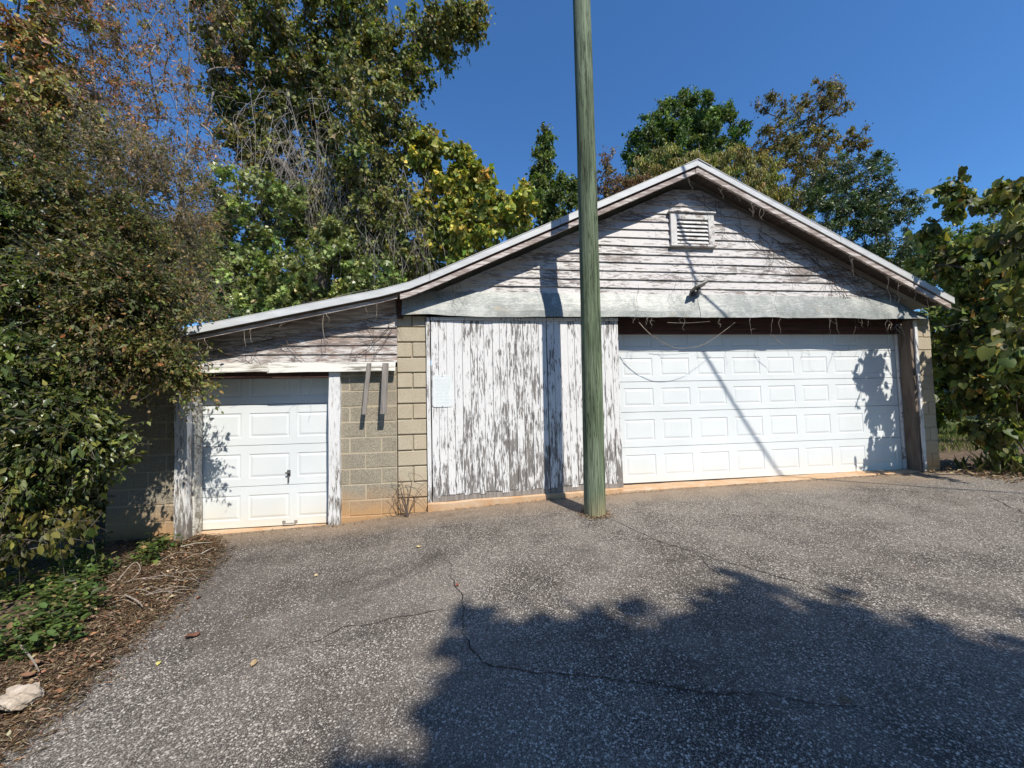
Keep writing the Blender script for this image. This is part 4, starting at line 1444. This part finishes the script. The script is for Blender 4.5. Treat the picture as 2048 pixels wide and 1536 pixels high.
# -- tree behind the viewer: only its shadow on the driveway is seen
tree('shade_tree', 'large leafy tree behind the viewer, known by its shadow on the asphalt', 'tree', (5.2, -13.0, -.4),
     [((3.9, -12.7, 8.4), (2.2, 1.4, 1.4), 130), ((1.8, -10.7, 8.2), (.75, .7, .6), 56), ((2.9, -10.65, 8.2), (.8, .75, .7), 44), ((4.6, -11.8, 8.3), (1.2, .9, .8), 60), ((6.6, -13.0, 8.2), (2.2, 1.8, 1.4), 110), ((5.4, -11.6, 8.4), (.4, .3, .3), 6), ((5.9, -11.35, 8.3), (1.2, .7, .7), 60), ((7.6, -11.2, 8.2), (1.2, .8, .7), 60), ((3.4, -13.8, 7.6), (2.8, 1.6, 1.2), 90), ((1.7, -12.1, 7.8), (1.0, 1.2, .9), 70), ((2.6, -11.4, 8.3), (1.1, .9, .8), 45)],
     leaf=.25, ratio=.75, cols=GREEN, weights=[2, 3, 2, 1], twigs=13, per=8.5, twig_len=.7, trunk_r=.25, seed=51)

tree('shade_tree', 'unseen broad tree added farther behind the viewer to block sky light', 'tree', (-3.0, -20.0, -.6),  # unseen tree, added to cut the sky fill from behind
     [((-3.0, -19.5, 7.5), (5.0, 4.0, 3.5), 120), ((3.5, -19.0, 6.5), (4.0, 3.0, 3.5), 80), ((-9.5, -17.5, 6.0), (3.5, 3.5, 3.5), 70), ((9.5, -18.0, 6.0), (3.5, 3.5, 3.0), 60)],
     leaf=.42, ratio=.75, cols=GREEN, weights=[2, 3, 2, 1], twigs=12, per=8, twig_len=1.2, trunk_r=.3, seed=52)

bpy.data.objects['shade_tree'].location.x -= .36
src = bpy.data.objects['shade_tree.001']
for loc, rot, lab in (((-24, -9, -.8), 1.2, 'unseen broad tree added far left of the viewer to block sky light'), ((21, -15, .0), -1.0, 'unseen broad tree added far right of the viewer to block sky light')):  # unseen copies, added to cut the sky fill from the sides
    c_ = src.copy()
    COL.objects.link(c_)
    c_.location = loc
    c_.rotation_euler = (0, 0, rot)
    c_['label'] = lab
    for ch in src.children:
        k_ = ch.copy()
        COL.objects.link(k_)
        k_.parent = c_

# ------------------------------------------------------------------ dead vines
def smooth(pts, k=6):
    pts = [np.asarray(p, float) for p in pts]
    out = []
    for i in range(len(pts)-1):
        p0, p1, p2, p3 = pts[max(0, i-1)], pts[i], pts[i+1], pts[min(len(pts)-1, i+2)]
        for j in range(k):
            t = j/k
            out.append(.5*((2*p1)+(-p0+p2)*t+(2*p0-5*p1+4*p2-p3)*t*t+(-p0+3*p1-3*p2+p3)*t**3))
    out.append(pts[-1])
    return out
def taper(n, r):
    return [r*(1-.6*i/max(1, n-1)) for i in range(n)]
def strand(mb, pts, r, k=6, sides=4):
    q = smooth(pts, k)
    mb.tube(q, taper(len(q), r), sides)
def creeper(mb, start, heading, length, r, R, Y, spread=.5, zmax=None, branch=.25, depth=0):
    """a thin stem creeping over the boards"""
    p = np.array([start[0], start[1]])
    a = heading
    pts = [(p[0], Y, p[1])]
    for k in range(max(3, int(length/.09))):
        a += R.uniform(-spread, spread)
        a = a*.9+heading*.1
        p = p+np.array([math.cos(a), math.sin(a)])*.09
        if zmax is not None and p[1] > zmax(p[0]):
            p[1] = zmax(p[0])
        pts.append((p[0], Y-R.uniform(0, .012), p[1]))
        if depth < 2 and R.random() < branch:
            creeper(mb, p, a+R.choice((-1, 1))*R.uniform(.5, 1.2), length*R.uniform(.2, .45), r*.7, R, Y, spread, zmax, branch, depth+1)
    strand(mb, pts, r, 2, 4)
def dangle(mb, x, y, z, L, r, R):
    pts = [(x, y, z)]
    dx = R.uniform(-.25, .25)
    for k in range(1, 5):
        pts.append((x+dx*L*k/4+R.uniform(-.02, .02), y+R.uniform(-.015, .015), z-L*k/4))
    strand(mb, pts, r, 3, 4)
    if R.random() < .6:
        q = pts[R.randint(1, 3)]
        strand(mb, [q, (q[0]+R.uniform(-.08, .08), q[1], q[2]+R.uniform(.02, .08)), (q[0]+R.uniform(-.14, .14), q[1]-.01, q[2]+R.uniform(.0, .14))], r*.7, 3, 4)

R = random.Random(5)
ztop = lambda x: roof_z(x)-.24
mb = MB()
for k in range(11):
    x = 1.15+R.uniform(0, 2.6)
    creeper(mb, (x, ztop(x)-R.uniform(0, .25)), -math.atan(SR)+R.uniform(-.35, .1), R.uniform(.9, 2.2), .0055, R, -.040, .45, ztop)
for k in range(9):
    x = 1.2+R.uniform(0, 3.6)
    creeper(mb, (x, ztop(x)), -1.4+R.uniform(-.3, .3), R.uniform(.3, .8), .0035, R, -.036, .3, ztop)
o = mb.build('dead_vine', M['darkvine'])
tag(o, 'dark bare vine creeping over the boards under the right gable slope', 'vine', 'dead vines on the garage')
mb = MB()
for (u, v, L) in ((1438, 372, .30), (1500, 420, .26), (1516, 424, .22), (1524, 432, .2), (1694, 522, .36), (1705, 545, .3), (1770, 556, .42), (1795, 560, .3), (1828, 588, .2), (1853, 596, .32), (1375, 360, .22), (1506, 421, .16)):
    p = W(u, v, -.235)
    dangle(mb, p[0], -.262, roof_z(p[0])-.17, L*R.uniform(.7, 1.2), R.uniform(.0025, .0048), R)
for k in range(26):
    x = 1.2+R.uniform(0, 4.0)
    strand(mb, [(x, -.236, roof_z(x)-.21), (x+R.uniform(.05, .2), -.252, roof_z(x)-.235), (x+R.uniform(.2, .5), -.25, roof_z(x+.35)-.20)], .004, 4)
o = mb.build('dead_vine', M['vine'])
tag(o, 'pale dry vine stems dangling from the right rake board', 'vine', 'dead vines on the garage')
mb = MB()
zl = lambda x: roof_z(x)-.20
for k in range(9):
    x = -6.0+R.uniform(0, 2.7)
    creeper(mb, (x, zl(x)-R.uniform(0, .1)), R.choice((.25, -2.6, -1.2))+R.uniform(-.4, .4), R.uniform(.5, 1.2), .0045, R, -.055, .5, zl)
creeper(mb, (-3.28, 2.36), -2.3, .9, .006, R, -.045, .3, zl)
creeper(mb, (-3.25, 2.30), -2.0, .7, .005, R, -.045, .3, zl)
o = mb.build('dead_vine', M['darkvine'])
tag(o, 'dark bare vine creeping over the lean-to boards', 'vine', 'dead vines on the garage')
mb = MB()
for (u, v, L) in ((648, 612, .42), (656, 616, .12), (735, 590, .18), (488, 648, .22), (505, 645, .22), (410, 690, .25), (400, 680, .2), (753, 620, .32), (560, 640, .08)):
    p = W(u, v, -.22)
    dangle(mb, p[0], -.225, roof_z(p[0])-.135, L*R.uniform(.7, 1.2), R.uniform(.003, .005), R)
a, b = W(665, 596, -.24), W(708, 598, -.24)
strand(mb, [a, (a+b)/2-np.array([0, 0, .05]), b], .006)
a, b = W(625, 614, -.24), W(740, 578, -.24)
strand(mb, [a, (a+b)/2+np.array([0, -.01, .03]), b], .005)
o = mb.build('dead_vine', M['vine'])
tag(o, 'pale dry vine stems dangling from the lean-to eave', 'vine', 'dead vines on the garage')
# loop over the wide door and tendrils under the flashing
mb = MB()
strand(mb, [W(1278, 645, -.13), W(1300, 668, -.14), W(1335, 690, -.14), W(1365, 697, -.14), W(1405, 690, -.14), W(1440, 668, -.14), W(1470, 645, -.13)], .006, 5)
for u, L in ((1295, .12), (1303, .16), (1365, .20), (1440, .14), (1498, .26), (1545, .22), (1560, .28), (1655, .3), (1668, .35), (1720, .14), (1735, .12), (1770, .16), (1779, .12), (1268, .09)):
    p = W(u, 642, -.10)
    dangle(mb, p[0], -.10-R.uniform(0, .03), 2.47, L, .0030, R)
strand(mb, [W(1335, 645, -.1), W(1370, 646, -.11), W(1420, 643, -.11)], .004)
strand(mb, [W(1540, 668, .0), W(1555, 680, -.02), W(1572, 695, -.02), W(1578, 712, -.02)], .004)
for k in range(7):
    p = W(1790+R.uniform(-12, 14), 648, -.06)
    strand(mb, [p, p+np.array([R.uniform(-.1, .1), -.03, -.08]), p+np.array([R.uniform(-.15, .12), -.02, -R.uniform(.1, .22)])], .0045, 4)
o = mb.build('dead_vine', M['vine'])
tag(o, 'dry looping vine hanging in front of the wide white door', 'vine', 'dead vines on the garage')
mb = MB()
for k in range(10):
    u = R.uniform(1080, 1560)
    x, _, z = W(u, 0, -.1)
    x = W(u, 600, -.1)[0]
    creeper(mb, (x, 2.85+R.uniform(0, .5)), -1.57+R.uniform(-.4, .4), R.uniform(.2, .5), .0022, R, -.128, .35)
for k in range(5):
    x = R.uniform(-2.9, -2.3)
    creeper(mb, (x, 2.95), -1.5, R.uniform(.2, .45), .0025, R, -.128, .3)
o = mb.build('dead_vine', M['darkvine'])
tag(o, 'hair thin vine tendrils on the lowest gable boards and flashing', 'vine', 'dead vines on the garage')

# bare little bush at the foot of the tan pilaster
bp = W(815, 1026, -.16)
mb = MB()
for k in range(13):
    hx, hy = R.uniform(-.16, .13), R.uniform(-.06, .08)
    H_ = R.uniform(.28, .52)
    c = R.uniform(-.1, .1)
    strand(mb, [(bp[0], bp[1], gz(bp[0], bp[1])-.02), (bp[0]+hx*.35+c*.3, bp[1]+hy*.4, gz(bp[0], bp[1])+H_*.4), (bp[0]+hx+c*.4, bp[1]+hy, gz(bp[0], bp[1])+H_*.8), (bp[0]+hx*1.5+c, bp[1]+hy, gz(bp[0], bp[1])+H_)], .0045, 5)
for s_ in ((-.19, .38, .22), (-.14, .45, .3), (.05, .56, .42)):
    strand(mb, [(bp[0]-.02, bp[1], gz(bp[0], bp[1])+.05), (bp[0]+s_[0], bp[1]+.02, gz(bp[0], bp[1])+s_[2]), (bp[0]+s_[0]*.3, bp[1], gz(bp[0], bp[1])+s_[1]), (bp[0]+.18, bp[1]-.02, gz(bp[0], bp[1])+s_[1]*.92), (bp[0]+.30, bp[1]-.03, gz(bp[0], bp[1])+s_[1]*.62)], .004, 6)
o = mb.build('bare_bush', M['darkvine'])
tag(o, 'leafless little bush at the foot of the tan pilaster', 'bush')
mb = MB()
for k in range(12):
    p = onground(R.uniform(300, 368), R.uniform(1066, 1074))
    L = R.uniform(.2, .6)
    a = R.uniform(-.5, .5)
    strand(mb, [p, p+np.array([a*.2, .05, L*.5]), p+np.array([a*.7, .07, L])], .005, 4)
for k in range(5):
    p = onground(R.uniform(280, 330), 1068)
    strand(mb, [p, p+np.array([.12, .02, .26]), p+np.array([.32, .04, .30]), p+np.array([.45, .05, .1])], .005, 5)
o = mb.build('bare_bush', M['vine'])
tag(o, 'leafless twigs arching at the foot of the left block wall', 'bush')

# hanging dead vines of the smothered tree
mb = MB()
R2 = random.Random(9)
def hang(u0, v0, u1, v1, Y, r, sag=.5):
    a, b = W(u0, v0, Y), W(u1, v1, Y+R2.uniform(-.5, .5))
    m_ = (a+b)/2+np.array([R2.uniform(-.25, .25), R2.uniform(-.3, .3), R2.uniform(-.1, sag)])
    q = a*.7+b*.3+np.array([R2.uniform(-.2, .2), R2.uniform(-.2, .2), sag*.5])
    strand(mb, [a, q, m_, b+np.array([R2.uniform(-.2, .2), 0, .2]), b], r, 4, 3)
for k in range(210):
    u0, v0 = R2.gauss(600, 70), R2.uniform(170, 380)
    if R2.random() < .5:
        hang(u0, v0, u0-R2.uniform(-20, 130), v0+R2.uniform(-30, 150), 9.0+R2.uniform(-.4, .9), R2.uniform(.003, .008), .5)
    else:
        hang(u0, v0, u0+R2.uniform(-70, 100), v0+R2.uniform(90, 260), 8.9+R2.uniform(-.4, .6), R2.uniform(.004, .009), .3)
for k in range(170):
    u0, v0 = R2.uniform(640, 860), R2.uniform(330, 510)
    hang(u0, v0, u0+R2.uniform(-70, 80), v0+R2.uniform(60, 180), 8.9+R2.uniform(-.4, .4), R2.uniform(.004, .009), .25)
o = mb.build('vine_tangle', M['greybark'])
tag(o, 'grey tangle of dead hanging vines on the smothered tree', kind='stuff')

# ------------------------------------------------------------------ ground litter and weeds
def scatter(n, f, seed):
    r = np.random.default_rng(seed)
    return f(r, n)
def surf(x, y):
    e = edge_x(np.clip(y, -14, 0))
    b = np.clip((e-x)/.7, 0, 1)
    return height(x, y)-.05+b*(.075+.03*np.sin(x*5+y*3)*np.sin(y*4.1-x))
def litter(name, label, x, y, seed, lmin, lmax, wr, cols, weights, mat, zoff=.006, tilt=.25, lift=.012, shape='kite', flat=True):
    r = np.random.default_rng(seed)
    n = len(x)
    e = edge_x(np.clip(y, -14, 0))
    z = np.where(x > e, height(x, y)+.004, surf(x, y)) + zoff + r.uniform(0, lift, n)
    a = r.uniform(0, 2*np.pi, n)
    D = np.stack([np.cos(a), np.sin(a), r.normal(0, tilt, n)], -1)
    N = np.stack([r.normal(0, tilt, n), r.normal(0, tilt, n), np.ones(n)], -1)
    L = r.uniform(lmin, lmax, n)
    o = link(name, leaves_mesh(name, np.stack([x, y, z], -1), D, unit(N), L, L*wr, palette(n, cols, weights, .25, r), shape), M[mat])
    tag(o, label, kind='stuff')
    return o
r = np.random.default_rng(77)
BROWN = [(.20, .135, .085), (.29, .21, .135), (.12, .08, .052), (.42, .33, .22), (.30, .16, .085)]
n = 42000
y = r.uniform(-4.6, -.02, n)
d = np.abs(r.normal(0, .34, n))*np.where(r.random(n) < .82, -1, .32)
x = edge_x(y)+d+.02
litter('needle_litter', 'brown needles and leaf scraps along the left edge of the asphalt', x, y, 1, .015, .070, .07, BROWN, [3, 3, 2, 2.2, 1], 'dry')
n = 2600
y = r.uniform(-4.4, -.05, n)
x = edge_x(y)-np.abs(r.normal(0, .6, n))+.1
litter('leaf_litter', 'dead brown leaves on the bank at the left', x, y, 2, .018, .05, .5, BROWN, [2, 3, 2, 1, 1.5], 'dry', tilt=.4, lift=.03)
n = 3000
x, y = r.uniform(5.2, 9, n), r.normal(-.25, .35, n)
y = np.clip(y, -.9, 2)
litter('leaf_litter', 'dead leaves and needles beside the right pilaster', x, y, 3, .03, .10, .35, BROWN, [2, 3, 2, 1.5, 1], 'dry', tilt=.4, lift=.03)
# weeds on the bank
n = 15000
y = r.uniform(-4.2, -.25, n)
dd = .42+r.gamma(1.6, .38, n)+.16*np.sin(y*4.2)+.12*np.sin(y*9.7+1)
x = edge_x(y)-dd
keep = (np.sin(x*4.1+1.3)*np.sin(y*3.7)+.55*np.sin(x*9+y*7)+r.normal(0, .35, len(x)) > -.15)
x, y = x[keep], y[keep]
z = surf(x, y)+.015+r.uniform(0, 1, len(x))**1.6*.15
a = r.uniform(0, 2*np.pi, len(x))
D = np.stack([np.cos(a), np.sin(a), r.normal(.15, .3, len(x))], -1)
N = unit(np.stack([r.normal(0, .4, len(x)), r.normal(-.1, .4, len(x)), np.ones(len(x))], -1))
L = .038*np.clip(r.lognormal(0, .4, len(x)), .35, 2.0)
o = link('low_weeds', leaves_mesh('low_weeds', np.stack([x, y, z], -1), D, N, L, L*.6, palette(len(x), [(.065, .105, .024), (.10, .15, .032), (.045, .07, .018), (.17, .20, .05), (.20, .15, .07)], [3, 2, 3, .8, 1], .3, r), 'oval'), M['leaf'])
tag(o, 'low bright green weeds covering the shaded bank', kind='stuff')
# rough lawn seen under the right shrub
n = 26000
x, y = r.uniform(5.6, 16, n), r.uniform(1.5, 14, n)
z = height(x, y)-.02
a = r.uniform(0, 2*np.pi, n)
D = np.stack([np.cos(a)*.35, np.sin(a)*.35, np.ones(n)], -1)
N = np.stack([np.sin(a), -np.cos(a), np.full(n, .2)], -1)
L = r.uniform(.06, .16, n)
o = link('lawn_grass', leaves_mesh('lawn_grass', np.stack([x, y, z], -1), D, unit(N), L, L*.10, palette(n, [(.16, .19, .055), (.24, .25, .08), (.11, .14, .04)], [3, 2, 2], .2, r)), M['leaf'])
tag(o, 'sunlit rough lawn beyond the right end of the garage', kind='stuff')
# long grass tuft by the right shrub
n = 500
x, y = r.normal(6.5, .35, n), r.normal(-.35, .25, n)
z = height(x, y)-.03
a = r.uniform(0, 2*np.pi, n)
D = np.stack([np.cos(a)*.6, np.sin(a)*.6, np.ones(n)*.8], -1)
N = np.stack([np.sin(a), -np.cos(a), np.full(n, .2)], -1)
L = r.uniform(.15, .4, n)
o = link('grass_tuft', leaves_mesh('grass_tuft', np.stack([x, y, z], -1), D, unit(N), L, L*.05, palette(n, [(.13, .15, .05), (.24, .22, .09)], [2, 1], .2, r)), M['leaf'])
tag(o, 'tuft of long grass under the right shrub', kind='stuff')

# sticks and arching dead stems on the bank
def stick(pts, rad, label, mat='vine'):
    o = MB()
    strand(o, pts, rad, 4, 5)
    o = o.build('stick', M[mat])
    tag(o, label, 'stick', 'dry sticks at the left of the drive')
def gp(u, v, h=.03):
    return onground(u, v)+np.array([0, 0, h])
stick([gp(362, 1099), gp(395, 1095, .05), gp(424, 1092, .04)], .010, 'straight pale stick pointing at the drive from the weeds below the left door post')
stick([gp(403, 1113), gp(415, 1110, .05), gp(428, 1104, .05)], .010, 'short thick pale stick at the tip of the weed bank')
stick([gp(120, 1150, .02), gp(145, 1200, .16), gp(148, 1225, .16), gp(125, 1245, .02)], .008, 'arching pale dead stem in the dark middle of the bank')
stick([gp(45, 1255), gp(75, 1235, .06), gp(115, 1232, .05)], .006, 'thin dry stem lying at the dark left end of the bank')
stick([gp(165, 1208, .03), gp(195, 1197, .06), gp(218, 1190, .04)], .006, 'thin straight twig between the arching stem and the litter')
stick([gp(250, 1197), gp(275, 1212, .04), gp(285, 1221)], .007, 'forked looking grey twig on the brown litter')
stick([gp(235, 1170, .04), gp(268, 1150, .12), gp(280, 1158, .08), gp(255, 1172, .03)], .005, 'curled thin stem over the upper weeds')
stick([gp(40, 1300), gp(62, 1325, .03), gp(78, 1352)], .007, 'pale twig beside the orange leaves near the rock')
mb = MB()
for k in range(34):
    p = gp(R.uniform(180, 400), R.uniform(1120, 1215), R.uniform(.0, .03))
    if p[0] > edge_x(p[1])+.05:
        continue
    a = R.uniform(-.5, .6)
    L = R.uniform(.1, .35)
    dv = np.array([math.cos(a), math.sin(a), 0])*L
    strand(mb, [p, p+dv*.5+np.array([0, 0, R.uniform(0, .05)]), p+dv], .0035, 3, 3)
o = mb.build('twig_litter', M['vine'])
tag(o, 'thin dry twigs strewn over the bank', kind='stuff')

# pale flat rock at the left edge
rp = onground(40, 1412)
bm = bmesh.new()
bmesh.ops.create_icosphere(bm, subdivisions=4, radius=1.0)
rr = random.Random(3)
for v in bm.verts:
    c = v.co
    k = 1+.20*math.sin(c.x*3.1+1)*math.sin(c.y*4+c.z*2)+.10*math.sin(c.x*8+c.z*7)*math.sin(c.y*9)+.05*math.sin(c.x*17+1)*math.sin(c.y*15+c.z*13)+.03*math.sin(c.x*31)*math.sin(c.y*29)
    top = .055 if c.z > 0 else .03
    v.co = Vector((c.x*k*.088, c.y*k*.06, (min(c.z, .62) if c.z > 0 else c.z)*k*top*1.5))
    v.co.z += .010*math.sin(v.co.x*40)*math.sin(v.co.y*55) if c.z > .3 else 0
me = bpy.data.meshes.new('rock')
bm.to_mesh(me)
bm.free()
o = link('rock', me, M['rock'], None, (rp[0], rp[1], rp[2]+.045))
o.rotation_euler = (.15, 0, .35)
tag(o, 'flat pale rock lying on the litter at the left edge', 'rock')

n = 420
x, y = r.uniform(-4.6, 8, n), -np.abs(r.normal(0, 1.5, n))-.1
litter('leaf_scraps', 'tiny leaf scraps and grit blown over the drive', x, y, 5, .008, .028, .5, BROWN, [2, 3, 2, 3, 1], 'dry', tilt=.3, lift=.004)
n = 900
a = r.uniform(0, 2*np.pi, n)
d = .125+np.abs(r.normal(0, .05, n))
x, y = -.765+np.cos(a)*d, -.80+np.sin(a)*d
litter('pole_foot_debris', 'grit and needles gathered round the foot of the pole', x, y, 6, .008, .035, .3, BROWN, [2, 3, 2, 2, 1], 'dry', tilt=.3, lift=.012)
n = 1800
x = r.uniform(-5.6, 5.2, n)
y = -.06-np.abs(r.normal(0, .05, n))
litter('door_foot_debris', 'grit and needles gathered along the sills of the garage', x, y, 7, .008, .035, .3, BROWN, [2, 3, 2, 2, 1], 'dry', tilt=.3, lift=.008)

# single fallen leaves on the drive
def fallen(u, v, size, col, label, seed):
    p = onground(u, v, .012)
    rr = random.Random(seed)
    a = rr.uniform(0, 6.28)
    n_ = 6
    vs_, fs = [], []
    for i in range(n_+1):
        t = i/n_
        w = math.sin(math.pi*min(1, t*.92+.04))**.8*.36
        for s_ in (-1, 0, 1):
            lx, ly = (t-.5)*size, s_*w*size
            zz = abs(s_)*size*.16+.10*size*math.sin(t*5+seed)
            vs_.append((p[0]+lx*math.cos(a)-ly*math.sin(a), p[1]+lx*math.sin(a)+ly*math.cos(a), p[2]+zz))
    for i in range(n_):
        for k in range(2):
            b = 3*i+k
            fs.append((b, b+1, b+4, b+3))
    m_ = mat_simple('fallen_leaf_'+str(seed), tuple(c*.8 for c in col), col, 30, .8, .2)
    o = MB().add(vs_, fs).build('fallen_leaf', m_)
    sm = o.modifiers.new('thickness', 'SOLIDIFY')
    sm.thickness = .001
    tag(o, label, 'leaf', 'fallen leaves on the drive')
fallen(385, 1276, .085, (.17, .075, .045), 'curled dark red brown leaf alone on the asphalt at the left', 1)
fallen(838, 1096, .05, (.55, .43, .20), 'small yellow leaf on the asphalt below the tan pilaster', 2)
fallen(632, 1154, .045, (.50, .40, .22), 'small tan leaf on the dark asphalt before the narrow door', 3)
fallen(508, 1331, .05, (.42, .30, .16), 'faint tan leaf on the asphalt in the middle left', 4)
fallen(915, 1173, .035, (.30, .08, .05), 'tiny red leaf lying in the crack', 5)
fallen(317, 1331, .035, (.60, .52, .16), 'tiny bright yellow leaf near the litter edge', 6)
fallen(395, 1199, .04, (.36, .12, .05), 'tiny rust red leaf at the edge of the litter', 7)
fallen(292, 1233, .06, (.60, .44, .26), 'pale tan leaf on the brown litter', 8)
fallen(70, 1330, .065, (.25, .14, .08), 'orange brown leaf below the bright weeds', 9)
fallen(55, 1355, .06, (.24, .125, .07), 'orange brown leaf just above the pale rock', 10)
fallen(1692, 1404, .05, (.22, .15, .09), 'brown leaf lying in the big shadow', 11)
fallen(1275, 983, .07, (.55, .42, .26), 'pale flat leaf against the sill of the wide door', 12)
